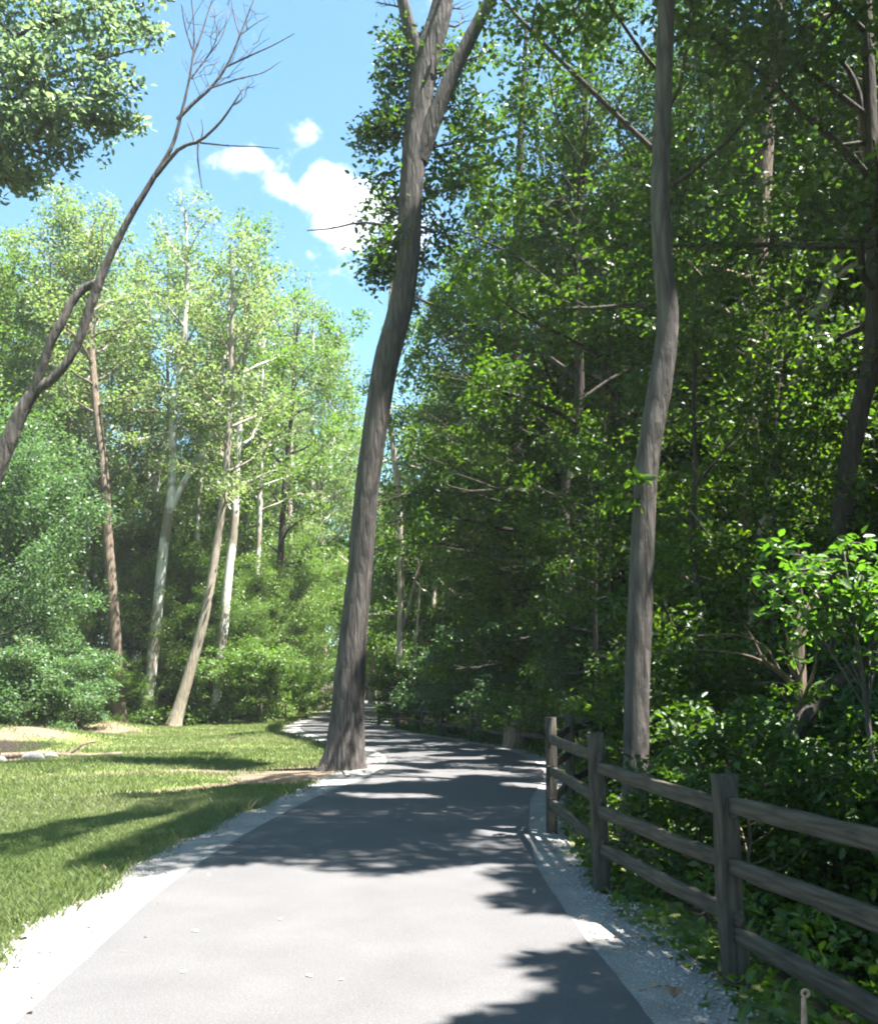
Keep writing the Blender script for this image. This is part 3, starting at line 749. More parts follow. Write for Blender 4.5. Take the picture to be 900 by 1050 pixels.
# --- leafy tree whose crown hangs into the upper left
D = 17.
tr, rad = px_trunk([(-150, 800), (-148, 640), (-140, 480), (-130, 330), (-112, 180), (-100, 60), (-95, -60), (-90, -180)], D, [16, 14, 13, 12, 10, 8, 5, 2], 40, .3)
rng = np.random.default_rng(45)
wl, cl_, crd = [], [], []
for pp in ([(-128, 300), (-70, 190), (-10, 120), (60, 75), (140, 50)], [(-125, 260), (-60, 180), (0, 150), (50, 140), (88, 120)], [(-112, 180), (-50, 90), (20, 35), (90, 10), (140, -10)],
           [(-128, 290), (-70, 210), (-20, 180), (20, 172)], [(-105, 100), (-50, 20), (10, -30), (70, -50)], [(-120, 230), (-60, 130), (0, 90), (60, 110), (98, 96)]):
    p = spline([P(x, y, D + rng.uniform(-.6, .6)) for x, y in pp], 20); r_ = np.linspace(4.5, .8, 20) * D / 966
    wl.append((p, r_, 6))
    w_, c_, q_ = limbs_from(p, r_, rng, 13, .38, 1.0, lambda r: 1.0, (-10, 25), 5, .5, .34, .3)
    wl += w_; cl_.append(c_); crd.append(q_)
w_, c_, q_ = limbs_from(tr, rad, rng, 12, .5, 2.6, round_prof, (10, 60), 6, .45, .5, .5, az0=math.pi, azspread=1.5)
wl += w_; cl_.append(c_); crd.append(q_)
custom_tree('willow_tree', tr, rad, M['bark_grey'], 'silvery leaved branches hanging into the sky at the upper left', wood=wl,
            leaves=(np.concatenate(cl_), np.concatenate(crd), 24, .15, M['leaf_silver'], dict(flat=.6, tilt=1.0, six=True)), seed=6)

# --- filler trees, each a thing of its own
Lb = dict(
    right_big=('tall dark green broadleaf tree packed into the woods beyond the fence', 'tall trees of the woods beyond the fence'),
    right_mid=('slender leafy understory tree in the shade of the woods beyond the fence', 'understory trees of the woods beyond the fence'),
    left_tall=('pale leaved tall slim tree in the back rows behind the lawn', 'tall slim trees behind the lawn'),
    left_mid=('low bright green tree filling the space under the tall trunks behind the lawn', 'low trees behind the lawn'),
    far=('distant rounded green tree closing the end of the trail', 'distant trees at the end of the trail'))
rp = np.random.default_rng(77)
# right woods: hand-set front row
for key, x, y, s in (('oak_a', 10.2, 17.5, .74), ('oak_b', 7.4, 20.5, .80), ('oak_b', 5.0, 24.5, .72), ('oak_a', 12.5, 23.0, .78), ('oak_a', 9.4, 28, .85), ('oak_b', 3.4, 32.5, .92), ('oak_b', 2.6, 28.6, .80), ('oak_a', 5.6, 30, .85), ('oak_b', 3.0, 21.6, .84), ('oak_b', 3.1, 25.2, .80), ('oak_b', 3.8, 37, .9),
                     ('oak_b', 14.5, 18.0, .8), ('oak_a', 6.6, 35, .75), ('oak_a', 15, 30, .9), ('oak_b', 11.5, 35, .95), ('oak_a', 19, 25, .85), ('oak_a', 20, 34, .9),
                     ('oak_b', 3.0, 39.5, .7), ('oak_a', 8, 43, .85), ('oak_b', 15, 42, 1.), ('oak_a', 24, 42, 1.), ('oak_b', 27, 33, 1.0)):
    place(key, 'oak_tree' if key == 'oak_a' else 'maple_tree', x, y, Lb['right_big'][0], 'tree', Lb['right_big'][1], s, rng=rp)
for key, x, y, s in (('mid_a', 5.6, 16.8, .9), ('mid_b', 7.2, 14.6, .85), ('mid_a', 8.5, 20.0, 1.0), ('mid_b', 3.6, 19.5, .75), ('mid_a', 5.2, 23.0, .95), ('mid_b', 6.2, 26.5, 1.0),
                     ('mid_a', 3.0, 26.8, .9), ('mid_a', 11.0, 19.0, 1.0), ('mid_b', 12.5, 25.5, 1.1), ('mid_a', 4.4, 34.5, .8), ('mid_b', 5.0, 30.5, 1.1), ('mid_a', 9.5, 31.5, 1.1),
                     ('mid_a', 15.5, 24.5, 1.1), ('mid_b', 9.2, 15.2, .8), ('mid_b', 4.6, 12.6, .62), ('mid_a', 3.5, 13.4, .60), ('mid_b', 6.4, 12.8, .7), ('mid_a', 5.0, 14.6, .72), ('mid_b', 2.9, 17.4, .6), ('mid_a', 6.9, 16.0, .8), ('mid_a', 12.4, 36, 1.2), ('mid_a', 16, 37, 1.2), ('mid_b', 20, 29, 1.2), ('mid_b', 7.6, 38, 1.2),
                     ('mid_a', 3.6, 44, 1.1), ('mid_b', 11, 47, 1.3), ('mid_a', 18, 46, 1.3)):
    place(key, 'maple_tree', x, y, Lb['right_mid'][0], 'tree', Lb['right_mid'][1], s, rng=rp)
# sunlit trees right of the far path
for key, x, y, s in (('lime_a', -.2, 41.5, 1.15), ('lime_a', 1.7, 42.5, 1.2), ('lime_a', 3.0, 47, 1.3), ('tall_b', .6, 48, .9), ('lime_a', 1.0, 53, 1.2), ('tall_b', -1.6, 55, .95), ('far_b', 3, 60, 1.0), ('far_b', -1.0, 66, .9)):
    place(key, 'ash_tree', x, y, 'sunlit yellow green tree beside the far stretch of the path', 'tree', 'sunlit trees right of the far path', s, rng=rp)
# left rows
for key, x, y, s in (('tall_a', -15.2, 40, .98), ('tall_a', -17.5, 43.5, 1.0), ('tall_b', -19.5, 40.0, 1.0), ('tall_a', -13.2, 44, 1.05), ('tall_b', -11.2, 46.5, .98), ('tall_a', -15.2, 49, 1.1),
                     ('tall_b', -19, 50, 1.1), ('tall_a', -22.5, 47, 1.1), ('tall_b', -12.6, 54, 1.05), ('tall_a', -10.4, 56, .92), ('tall_b', -25, 53, 1.1), ('tall_a', -21, 57, 1.2),
                     ('tall_b', -16.4, 60, 1.1), ('tall_a', -12.6, 66, 1.0), ('tall_b', -11.5, 75, .9), ('tall_a', -28, 60, 1.1), ('tall_a', -16.6, 37.5, .95), ('tall_b', -7.4, 58, 1.15), ('tall_a', -8.3, 66, 1.2), ('tall_b', -7.4, 76, 1.25), ('tall_a', -9.4, 59, 1.1), ('far_b', -6.6, 88, 1.1), ('far_b', -11, 84, 1.15), ('tall_b', -22, 42.5, 1.05), ('tall_a', -11.8, 49.5, 1.0), ('tall_b', -20.5, 34, .95), ('tall_a', -24.5, 38, 1.1), ('tall_b', -18.6, 36.5, .95), ('tall_b', -14.6, 72, 1.05)):
    place(key, 'birch_tree' if key == 'tall_a' else 'ash_tree', x, y, Lb['left_tall'][0], 'tree', Lb['left_tall'][1], s, rng=rp)
for key, x, y, s in (('lime_a', -15.4, 42, .75), ('lime_a', -12.2, 43.5, .72), ('mid_a', -13.8, 41, .6), ('lime_a', -10.6, 45.5, .62), ('mid_a', -10.8, 50, .75), ('lime_a', -13.4, 50, 1.0),
                     ('mid_a', -17, 46, .9), ('lime_a', -20.5, 44, .95), ('mid_a', -11.6, 60, .9), ('lime_a', -9.9, 62, .75), ('lime_a', -16.5, 56, 1.1), ('mid_a', -22, 52, 1.2), ('lime_a', -26, 47, 1.1),
                     ('mid_b', -17.4, 39.2, .8), ('lime_a', -13.0, 39.8, .5), ('lime_a', -9.6, 43.4, .5), ('lime_a', -11.4, 41.8, .55), ('lime_a', -8.6, 50.5, .7), ('lime_a', -9.4, 55, .85), ('lime_a', -8.3, 44.2, .52), ('lime_a', -8.1, 48, .6), ('lime_a', -10.2, 41.6, .5), ('lime_a', -12.4, 41.0, .5), ('lime_a', -7.9, 54, .62), ('lime_a', -8.0, 61, .7), ('lime_a', -15.0, 40.2, .55), ('mid_b', -9.2, 46, .6)):
    place(key, 'maple_tree', x, y, Lb['left_mid'][0], 'tree', Lb['left_mid'][1], s, rng=rp)
place('mass_a', 'maple_tree', -14.6, 30.5, 'dense blue green bushy tree above the dirt bank at the left', 'tree', None, .78, 1.0, rp)
place('mass_a', 'maple_tree', -16.5, 34.0, 'taller dense blue green tree behind the bushy one at the left', 'tree', None, .95, 2.5, rp)
place('mass_a', 'maple_tree', -16.0, 27.0, 'dense blue green tree cut off at the left border of the lawn', 'tree', None, .7, 4.2, rp)
# far end
for k_ in range(26):
    x = rp.uniform(-48, 42); y = rp.uniform(78, 112)
    if abs(path_d([x], [y])[0]) < 6: x -= 12
    s = rp.uniform(.75, 1.05) if -20 < x < 2 else rp.uniform(1.0, 1.35)
    place('far_b' if rp.random() < .55 else 'far_a', 'maple_tree', x, y, Lb['far'][0], 'tree', Lb['far'][1], s, rng=rp)
for x, y, s in ((-9.5, 98, .82), (-6, 104, .8), (-13, 92, .85), (-2, 96, .85), (-7.6, 116, .95), (30, 56, 1.2), (36, 66, 1.3), (24, 62, 1.2), (-32, 48, 1.15), (-36, 62, 1.2), (13, 60, 1.1), (19, 70, 1.2), (8, 74, 1.1)):
    place('far_b' if x < 0 else 'far_a', 'maple_tree', x, y, Lb['far'][0], 'tree', Lb['far'][1], s, rng=rp)

# --- shrubs
def shrubs(lst, name, label, group):
    for key, x, y, s in lst: place(key, name, x, y, label, 'shrub', group, s, rng=rp)
shrubs([('bush_a', PX(255, 38), 38, 1.0), ('bush_a', PX(268, 39), 39, 1.1), ('bush_a', PX(238, 39), 39.5, .9), ('bush_a', PX(293, 42), 42, .95), ('bush_a', PX(200, 40), 40, .8), ('bush_b', PX(165, 39), 40.5, 1.0),
        ('bush_a', PX(138, 38), 39, .7), ('bush_a', PX(188, 40.3), 40.3, 1.0), ('bush_a', PX(205, 41.5), 41.5, 1.1), ('bush_b', PX(300, 50), 50, 1.1), ('bush_a', PX(312, 56), 56, 1.2), ('bush_a', PX(100, 35), 36, .8)],
       'shrub', 'light green rounded bush at the foot of the trees behind the lawn', 'bushes along the back of the lawn')
shrubs([('bush_d', PX(55, 31), 30.5, .8), ('bush_d', PX(80, 33), 33, .9), ('bush_d', PX(20, 29), 29.5, .8)], 'shrub', 'dark blue green bush growing on top of the dirt bank', 'bushes on the dirt bank')
shrubs([('bush_c', 3.5, 6.8, .7), ('bush_b', 2.4, 7.6, .66), ('bush_b', 3.6, 8.6, .9), ('bush_c', 2.6, 9.7, .8), ('bush_b', 4.6, 7.0, 1.0), ('bush_d', 4.4, 10.0, .8),
        ('bush_c', 3.4, 11.4, 1.0), ('bush_b', 5.4, 9.0, 1.1), ('bush_c', 2.7, 13.2, .8), ('bush_b', 4.2, 13.0, 1.0), ('bush_d', 6.0, 11.6, .95), ('bush_c', 5.6, 13.6, 1.2), ('bush_b', 3.7, 15.4, 1.0), ('bush_c', 4.6, 17.4, 1.1),
        ('bush_d', 7.2, 13.2, 1.0), ('bush_d', 3.6, 21, 1.0), ('bush_b', 3.2, 23, .9), ('bush_d', 2.4, 25.5, 1.0), ('bush_d', 1.4, 28, 1.0), ('bush_b', 6.4, 18, 1.2), ('bush_d', .4, 31.5, .9)],
       'shrub', 'leafy green bush growing in the shade behind the rail fence', 'bushes behind the rail fence')
place('bush_b', 'shrub', PX(408, 33.2), 33.4, 'upright green bush crowding the far fence end beside the pale poles', 'shrub', None, .95, 1, rp)

# --- bright sapling over the right rails
D = 8.
rng = np.random.default_rng(90)
tr, rad = px_trunk([(905, 905), (896, 800), (885, 700), (872, 620), (862, 560)], D, [3.2, 3, 2.6, 2, 1], 20)
wl, cl_ = [], []
for k_ in range(46):
    t0 = tr[rng.integers(8, 20)]
    tgt = P(rng.uniform(768, 940), rng.uniform(552, 668), D + rng.uniform(-.7, .8))
    p = spline([t0, (t0 + tgt) / 2 + [0, 0, .15], tgt], 8); wl.append((p, np.linspace(.010, .003, 8), 4))
    for v in (3, 4, 5, 6, 7): cl_.append(p[v] + rng.normal(0, .05, 3))
custom_tree('sapling', tr, rad, M['bark_grey'], 'sunlit bright green sapling reaching over the right part of the fence', wood=wl, cat='tree',
            leaves=(np.array(cl_), np.full(len(cl_), .16), 5, .095, M['leaf_sapling'], dict(flat=.3, tilt=.55, six=True, width=.62)), seed=8)

# --- broken snag with splayed stems
D = 9.2
kd = D / 966
tr, rad = px_trunk([(826, 850), (822, 760), (820, 700), (818, 660), (824, 632), (836, 612)], D, [7, 6.5, 6.5, 6.5, 6, 4], 26)
wl = []
for pp, a, b in (([(818, 705), (800, 690), (786, 680), (780, 672)], 4, 2), ([(818, 702), (808, 680), (800, 664)], 3, 1.2), ([(820, 700), (812, 676), (806, 650)], 2.4, 1),
                 ([(820, 640), (810, 632), (802, 622)], 2.5, 1), ([(836, 640), (843, 630), (846, 618)], 2.2, 1), ([(786, 680), (765, 672), (740, 668), (712, 666)], 1.6, .5),
                 ([(800, 690), (788, 668), (770, 655), (745, 650), (715, 652)], 1.5, .5), ([(780, 672), (770, 652), (762, 640)], 1.3, .5), ([(822, 720), (834, 690), (838, 668)], 2.4, 1),
                 ([(818, 705), (796, 700), (778, 700)], 1.6, .6), ([(826, 640), (820, 600), (818, 560)], 2.0, .8)):
    wl.append((spline([P(x, y, D - .15 * q_) for q_, (x, y) in enumerate(pp)], 9), np.linspace(a, b, 9) * kd, 5))
custom_tree('tree_snag', tr, rad, M['bark_brown'], 'broken pale stump with splayed bare stems behind the fence', wood=wl, sides=12, lump=.12, seed=9)

# --- trees standing just right of the view, whose shade falls over the fence
for k_, (x, y, lb) in enumerate(((6.3, 7.4, 'grey trunked tree shading the fence between the second and third posts'), (7.0, 4.2, 'grey trunked tree shading the fence by the nearest post'),
                                 (7.6, 10.2, 'grey trunked tree shading the ferny slope behind the third post'), (6.8, 1.2, 'grey trunked tree shading the rails that leave the picture'), (5.9, 8.9, 'tall grey trunked tree whose crown darkens the middle of the path'))):
    z0 = gz(x, y); rng = np.random.default_rng(200 + k_)
    tr = spline([(x, y, z0 - .3), (x + .1, y, z0 + 4), (x - .1, y + .1, z0 + 9), (x + .1, y, z0 + (23 if k_ == 4 else 15))], 40)
    rad = np.linspace(.20, .03, 40)
    w_, c_, q_ = limbs_from(tr, rad, rng, 34 if k_ == 4 else 26, .60 if k_ == 4 else .28, 4.4 if k_ == 4 else 3.4, round_prof, (0, 45), 9, .5, .6, .5)
    if True:
        kk = (c_[:, 0] > .50 * c_[:, 1] + .6) | (c_[:, 2] > 1.55 + 1.0 * c_[:, 1]); c_, q_ = c_[kk], q_[kk]
    w_ = prune(w_, lambda q: ((q[0][:, 0] > .50 * q[0][:, 1] + .6) | (q[0][:, 2] > 1.55 + 1.0 * q[0][:, 1])).all() and sun_gaps(q[0]).all())
    custom_tree('maple_tree', tr, rad, M['bark_grey'], lb, wood=w_, leaves=(c_, q_, 46, .16, M['leaf_maple'], dict(flat=.35, tilt=.6, keep=sun_gaps)), seed=210 + k_)

# --- fallen log
lg = spline([P(806, 790, 8.8), P(816, 748, 8.8), P(845, 715, 8.9), P(890, 672, 9.2), P(930, 640, 9.5)], 20)
g = Geo(); base = lg[0].copy(); tube(g, lg - base, np.linspace(.075, .05, 20), 10, .08, R)
o = obj('fallen_log', g.mesh('fallen_log', M['bark_dark'], True)); o.location = base
tag(o, 'dark fallen log slanting up to the right behind the rails', 'log')

# ------------------------------------------------------------------ fence
POSTS = [(2.18, .55), (1.92, 2.95), (1.575, 5.27), (1.245, 7.5), (1.18, 10.2), (1.70, 12.5), (2.48, 14.6), (2.88, 16.7), (2.85, 18.9), (2.5, 21.3), (1.75, 23.6), (.9, 25.8), (.1, 28.0), (-.52, 30.3), (-1.45, 32.6), (-2.2, 34.9)]
rf = np.random.default_rng(5)
fe = empty('rail_fence', (POSTS[2][0], POSTS[2][1], 0), 'weathered three rail split timber fence curving along the right side of the path', 'fence')
org = np.array([POSTS[2][0], POSTS[2][1], 0])

def rough_box(g, a, b, hw, hh, n, up=np.array([0, 0, 1.]), jit=.006, taper=.0, round_=.25):
    """a hand-split timber from a to b: eight-sided section with wobble"""
    a = np.asarray(a, float); b = np.asarray(b, float)
    T = unit(b - a); S = unit(np.cross(T, up)); U = np.cross(S, T)
    sec = np.array([(-1, -1 + round_), (-1 + round_, -1), (1 - round_, -1), (1, -1 + round_), (1, 1 - round_), (1 - round_, 1), (-1 + round_, 1), (-1, 1 - round_)])
    V = []
    wob = np.cumsum(rf.normal(0, jit * .6, (n, 2)), 0); wob -= np.linspace(0, 1, n)[:, None] * wob[-1]
    for k in range(n):
        t = k / (n - 1); sc_ = 1 - taper * (max(0, abs(t - .5) * 2 - .75) / .25)
        for (u_, v_) in sec:
            V.append(a + (b - a) * t + S * (u_ * hw * (.6 + .4 * sc_) + wob[k, 0] + rf.normal(0, jit * .35)) + U * (v_ * hh * sc_ + wob[k, 1] + rf.normal(0, jit * .35)))
    fs = []
    for k in range(n - 1):
        for j_ in range(8):
            fs.append((k * 8 + j_, k * 8 + (j_ + 1) % 8, (k + 1) * 8 + (j_ + 1) % 8, (k + 1) * 8 + j_))
    fs.append(tuple(range(7, -1, -1))); fs.append(tuple((n - 1) * 8 + j_ for j_ in range(8)))
    g.add(np.array(V), fs)

HTS = []
for k_, (x, y) in enumerate(POSTS):
    z0 = min(gz(x, y), -.02) - .3
    top = {2: 1.06, 3: 1.15, 4: 1.18}.get(k_, 1.14) + rf.normal(0, .01)
    g = Geo()
    tl = rf.normal(0, .012, 2)
    px_, py_ = POSTS[max(0, k_ - 1)], POSTS[min(len(POSTS) - 1, k_ + 1)]
    dr_ = unit(np.array([py_[0] - px_[0], py_[1] - px_[1], 0]))
    rough_box(g, np.array([x, y, z0]) - org, np.array([x + tl[0], y + tl[1], top]) - org, .058, .050, 9, up=dr_, jit=.004, round_=.14)
    obj('post', g.mesh('fence_post', M['fence_wood']), fe)
    HTS.append(top)
for k_ in range(len(POSTS) - 1):
    a = np.array([*POSTS[k_], 0.]); b = np.array([*POSTS[k_ + 1], 0.])
    d_ = unit(b - a)
    for h in ((.90, .59, .28) if k_ < 3 else (.95, .64, .32)):
        ha, hb = h + rf.normal(0, .02), h + rf.normal(0, .02)
        s_ = unit(np.cross(d_, [0, 0, 1])) * rf.normal(0, .008)
        p0 = a - d_ * .09 + [0, 0, ha] + s_; p1 = b + d_ * .09 + [0, 0, hb] - s_
        ax = unit(p1 - p0); ay = unit(np.cross([0, 0, 1], ax)); az = np.cross(ax, ay)
        g = Geo(); rough_box(g, np.zeros(3), np.array([np.linalg.norm(p1 - p0), 0, 0]), .021, .046, 12, jit=.005, taper=.30, round_=.18)
        o = obj('rail', g.mesh('fence_rail', M['rail_wood']), fe)
        o.matrix_local = Matrix(((ax[0], ay[0], az[0], p0[0] - org[0]), (ax[1], ay[1], az[1], p0[1] - org[1]), (ax[2], ay[2], az[2], p0[2] - org[2]), (0, 0, 0, 1)))

# ------------------------------------------------------------------ small things
# stump at the fence bend
x, y = PX(528, 23.2), 23.2
g = Geo(); hz_ = np.array([-.2, 0, .15, .4, .62, .66]); tube(g, np.stack([0 * hz_, 0 * hz_, hz_], 1), np.array([.42, .36, .31, .29, .28, .16]), 14, .07, R)
o = obj('tree_stump', g.mesh('tree_stump', M['bark_brown'], False)); o.location = (x, y, gz(x, y))
tag(o, 'grey weathered stump in the shade where the path bends', 'stump')
# rusty pipe stake
p = P(824, 1044, 4.2); gz_ = gz(p[0], p[1])
g = Geo()
tube(g, np.array([[0, 0, gz_ - p[2] - .1], [0, 0, -.02], [.003, 0, .03], [.004, 0, .075]]), [.014, .013, .012, .010], 10, 0)
a = np.linspace(0, 2 * math.pi, 15)
tube(g, np.stack([.012 + .014 * np.cos(a), 0 * a - .002, .095 + .014 * np.sin(a)], 1), np.full(15, .0065), 8, 0)
o = obj('pipe_stake', g.mesh('pipe_stake', M['rust'], True)); o.location = p
tag(o, 'short rusty stake with a ringed top in the weeds below the rails', 'stake')
# dry leaves
def flat_leaf(name, p, rz, s, material, label, cat, curl=.08, group=None):
    prof = np.array([(0, 0), (.2, .3), (.5, .42), (.8, .25), (1, 0), (.8, -.25), (.5, -.42), (.2, -.3)])
    V = []
    for u_, v_ in prof: V.append(((u_ - .5) * s, v_ * s * .8, .004 + abs(v_) * s * curl + (u_ - .5)**2 * s * curl))
    V.append((0, 0, .004))
    V = np.array(V); Vb = V - [0, 0, .0015]
    fs = [(i_, (i_ + 1) % 8, 8) for i_ in range(8)] + [(9 + (i_ + 1) % 8, 9 + i_, 17) for i_ in range(8)] + [(i_, 9 + i_, 9 + (i_ + 1) % 8, (i_ + 1) % 8) for i_ in range(8)]
    g = Geo(); g.add(np.vstack([V, Vb]), fs)
    o = obj(name, g.mesh(name, material)); o.location = p; o.rotation_euler = (0, 0, rz)
    return tag(o, label, cat, group)
for (px_, py_, s, lb) in ((200, 955, .055, 'dry pale leaf nearest the white shoulder on the sunny asphalt'), (287, 943, .04, 'small dry pale leaf midway across the sunny asphalt'),
                          (188, 997, .045, 'dry pale leaf low on the left of the sunny asphalt'), (317, 1001, .05, 'dry pale leaf lowest near the middle of the sunny asphalt'),
                          (350, 1005, .03, 'tiny pale leaf beside the lowest one on the sunny asphalt')):
    D_ = 1.54 * F / (py_ - HZ) ; w = P(px_, py_, D_)
    w = np.array([w[0], D_, .014])
    t_ = P(px_, py_, 1.0) - np.array([0, 0, EYE]); q_ = (EYE - .014) / -t_[2]; w = np.array([t_[0] * q_, q_, .014])
    flat_leaf('fallen_leaf', w, R.uniform(0, 6), s, M['dry_leaf'], lb, 'leaf')
t_ = P(689, 972, 4.75); flat_leaf('fallen_leaf', (t_[0], t_[1], gz(t_[0], t_[1]) + .10), 1.2, .13, M['brown_leaf'], 'curled brown leaf caught by the foot of the nearest post', 'leaf', .9)
# dark clod on the lawn
x, y = PX(238, 27.5), 27.5
g = Geo(); s_ = np.linspace(-.16, .16, 7); tube(g, np.stack([s_, 0 * s_, .05 + .05 * (s_ / .16 + .4)], 1), [.02, .05, .06, .055, .05, .03, .012], 8, .15, R)
o = obj('earth_clod', g.mesh('earth_clod', M['bark_dark'], False)); o.location = (x, y, gz(x, y)); tag(o, 'small dark clod lying alone on the sunny lawn', 'clod')
# rocks and driftwood in the wash at far left
for (px_, D_, s, lb) in ((4, 21.0, .13, 'pale stone in the muddy wash at the left'), (40, 21.6, .16, 'long grey stone in the wash below the dirt bank'), (58, 22.0, .1, 'small upright stone at the end of the wash')):
    x, y = PX(px_, D_), D_
    g = Geo(); tube(g, np.array([[-s * 1.5, 0, .02], [-s, 0, s * .3], [0, .02, s * .4], [s, 0, s * .3], [s * 1.4, 0, .02]]), [s * .3, s * .6, s * .7, s * .6, s * .3], 9, .15, R)
    o = obj('stone', g.mesh('wash_stone', M['stone'], False)); o.location = (x, y, gz(x, y)); tag(o, lb, 'stone')
dl = spline([(0, 0, .06), (.9, .1, .10), (1.9, -.1, .07), (2.8, .1, .12)], 16)
g = Geo(); tube(g, dl, np.linspace(.10, .05, 16), 9, .1, R); tube(g, spline([dl[8], dl[8] + [.3, .3, .25], dl[8] + [.5, .7, .3]], 8), np.linspace(.05, .02, 8), 7, .1, R)
o = obj('drift_log', g.mesh('drift_log', M['bark_brown'], True)); x, y = PX(8, 22.5), 22.5; o.location = (x, y, gz(x, y)); tag(o, 'brown branch lying in the wash below the dirt bank', 'log')

# ------------------------------------------------------------------ stuff: grass, undergrowth, gravel chips
rg = np.random.default_rng(8)
def blades(n, yr, h, w, seed):
    r = np.random.default_rng(seed)
    y = yr[0] + (yr[1] - yr[0]) * r.random(n) ** 1.35
    x = r.uniform(-.60, .02, n) * y - 1.2
    d, lit, dirt = masks(x, y)
    edge_ = -d - (HW + .60) + .10 * vnoise(x, y, 3., 1.) + r.normal(0, .08, n)
    k = (edge_ > 0) & (r.random(n) > dirt * 1.15) & (lit < .4)
    x, y, d = x[k], y[k], d[k]; n = len(x)
    z = ground(x, y)
    hh = h * r.uniform(.4, 1.5, n) * (1 + .5 * vnoise(x, y, 1.1, 3.)) * (1 + .9 * np.exp(-np.abs(edge_[k]) / .22) * (vnoise(x, y, 2.1, 8.) > 0))
    a = r.uniform(0, 6.28, n); ln = r.normal(0, .4, (n, 2)) * hh[:, None]
    cxs, sn = np.cos(a) * w * (1 + y / 14), np.sin(a) * w * (1 + y / 14)
    V = np.zeros((n, 4, 3))
    V[:, 0] = np.stack([x - cxs, y - sn, z - .01], 1); V[:, 1] = np.stack([x + cxs, y + sn, z - .01], 1)
    V[:, 2] = np.stack([x + ln[:, 0] * .4 + cxs * .7, y + ln[:, 1] * .4 + sn * .7, z + hh * .6], 1)
    V[:, 3] = np.stack([x + ln[:, 0], y + ln[:, 1], z + hh], 1)
    tint = np.clip(.45 + .32 * vnoise(x, y, .7, 4.) + r.normal(0, .15, n), 0, 1)
    return V.reshape(-1, 3), tint
V1, t1 = blades(460000, (5.0, 14), .046, .0026, 1)
V2, t2 = blades(300000, (11, 44), .060, .0038, 2)
V = np.concatenate([V1, V2]); l, s = quads(np.arange(len(V)).reshape(-1, 4))
tag(obj('grass', mesh_from('grass', V, l, s, M['grass'], False, np.concatenate([t1, t2]))), 'short lawn grass beside the path', 'grass', kind='stuff')

# weeds and low leaves on the slope beyond the fence
n = 3300
y = 2 + 34 * rg.random(n) ** 1.5
idx = np.array([np.abs(CL[:, 1] - v).argmin() for v in y]); off = HW + .50 + 9 * rg.random(n) ** 1.7
x = CL[idx, 0] + NR[idx, 0] * off; y = CL[idx, 1] + NR[idx, 1] * off
d = path_d(x, y); k = d > HW + .45 + rg.normal(0, .06, n); x, y, d = x[k], y[k], d[k]
z = ground(x, y) + rg.uniform(.02, .38, len(x)) * np.clip((d - 1.8) / .8, .18, 1)
me = leaf_mesh('undergrowth', np.stack([x, y, z], 1), np.full(len(x), .2), 13, .075, M['leaf_maple'], rg, flat=.5, tilt=.7, six=True, width=.6)
tag(obj('undergrowth', me), 'low weeds and creepers covering the shaded slope beyond the fence', 'undergrowth', kind='stuff')
# left treeline undergrowth
n = 1500
x = rg.uniform(-24, -7.5, n); y = 36.5 - .35 * (x + 12.6) + rg.uniform(0, 7, n) + np.where(x > -11, 2.5, 0)
d = path_d(x, y); k = -d > 5.5; x, y = x[k], y[k]
me = leaf_mesh('weeds', np.stack([x, y, ground(x, y) + rg.uniform(.05, .7, len(x))], 1), np.full(len(x), .4), 16, .15, M['leaf_lime'], rg, flat=.6, tilt=.8)
tag(obj('weeds', me), 'tangle of weeds under the trees at the back of the lawn', 'weeds', kind='stuff')

# loose chips on both shoulders
def chips(n, side, seed):
    r = np.random.default_rng(seed)
    y = 2.5 + 22 * r.random(n) ** 2
    idx = np.array([np.abs(CL[:, 1] - v).argmin() for v in y])
    off = (HW - .03 + np.abs(r.normal(0, .33, n)) - (r.random(n) < .12) * np.abs(r.normal(0, .2, n))) * side
    k = np.abs(off) < HW + (.85 if side < 0 else .62); idx, off = idx[k], off[k]
    jit = r.normal(0, .05, (len(idx), 2))
    x = CL[idx, 0] + NR[idx, 0] * off + jit[:, 0]; y = CL[idx, 1] + NR[idx, 1] * off + jit[:, 1]
    s = r.uniform(.005, .017, len(x)) * np.where(np.abs(off) < HW, .6, 1); z = np.maximum(ground(x, y), -.02) + .008
    u_ = np.array([(1, 0, 0), (0, 1, 0), (-1, 0, 0), (0, -1, 0), (0, 0, .8), (0, 0, -.8)], float)
    V = u_[None] * s[:, None, None] * r.uniform(.6, 1.3, (len(x), 6, 1))
    a = r.uniform(0, 6.28, len(x)); ca, sa = np.cos(a)[:, None], np.sin(a)[:, None]
    V = np.stack([V[:, :, 0] * ca - V[:, :, 1] * sa, V[:, :, 0] * sa + V[:, :, 1] * ca, V[:, :, 2]], -1) + np.stack([x, y, z], 1)[:, None]
    t = np.array([(0, 1, 4), (1, 2, 4), (2, 3, 4), (3, 0, 4), (1, 0, 5), (2, 1, 5), (3, 2, 5), (0, 3, 5)])
    fl = (np.arange(len(x))[:, None, None] * 6 + t[None]).reshape(-1, 3)
    return V.reshape(-1, 3), fl
Va, fa = chips(9000, -1, 11); Vb, fb = chips(9000, 1, 12)
fl = np.concatenate([fa, fb + len(Va)])
tag(obj('gravel_chips', mesh_from('gravel_chips', np.concatenate([Va, Vb]), fl.ravel(), np.arange(len(fl)) * 3, M['stone'])), 'loose pale stone chips along both path shoulders', 'gravel', kind='stuff')

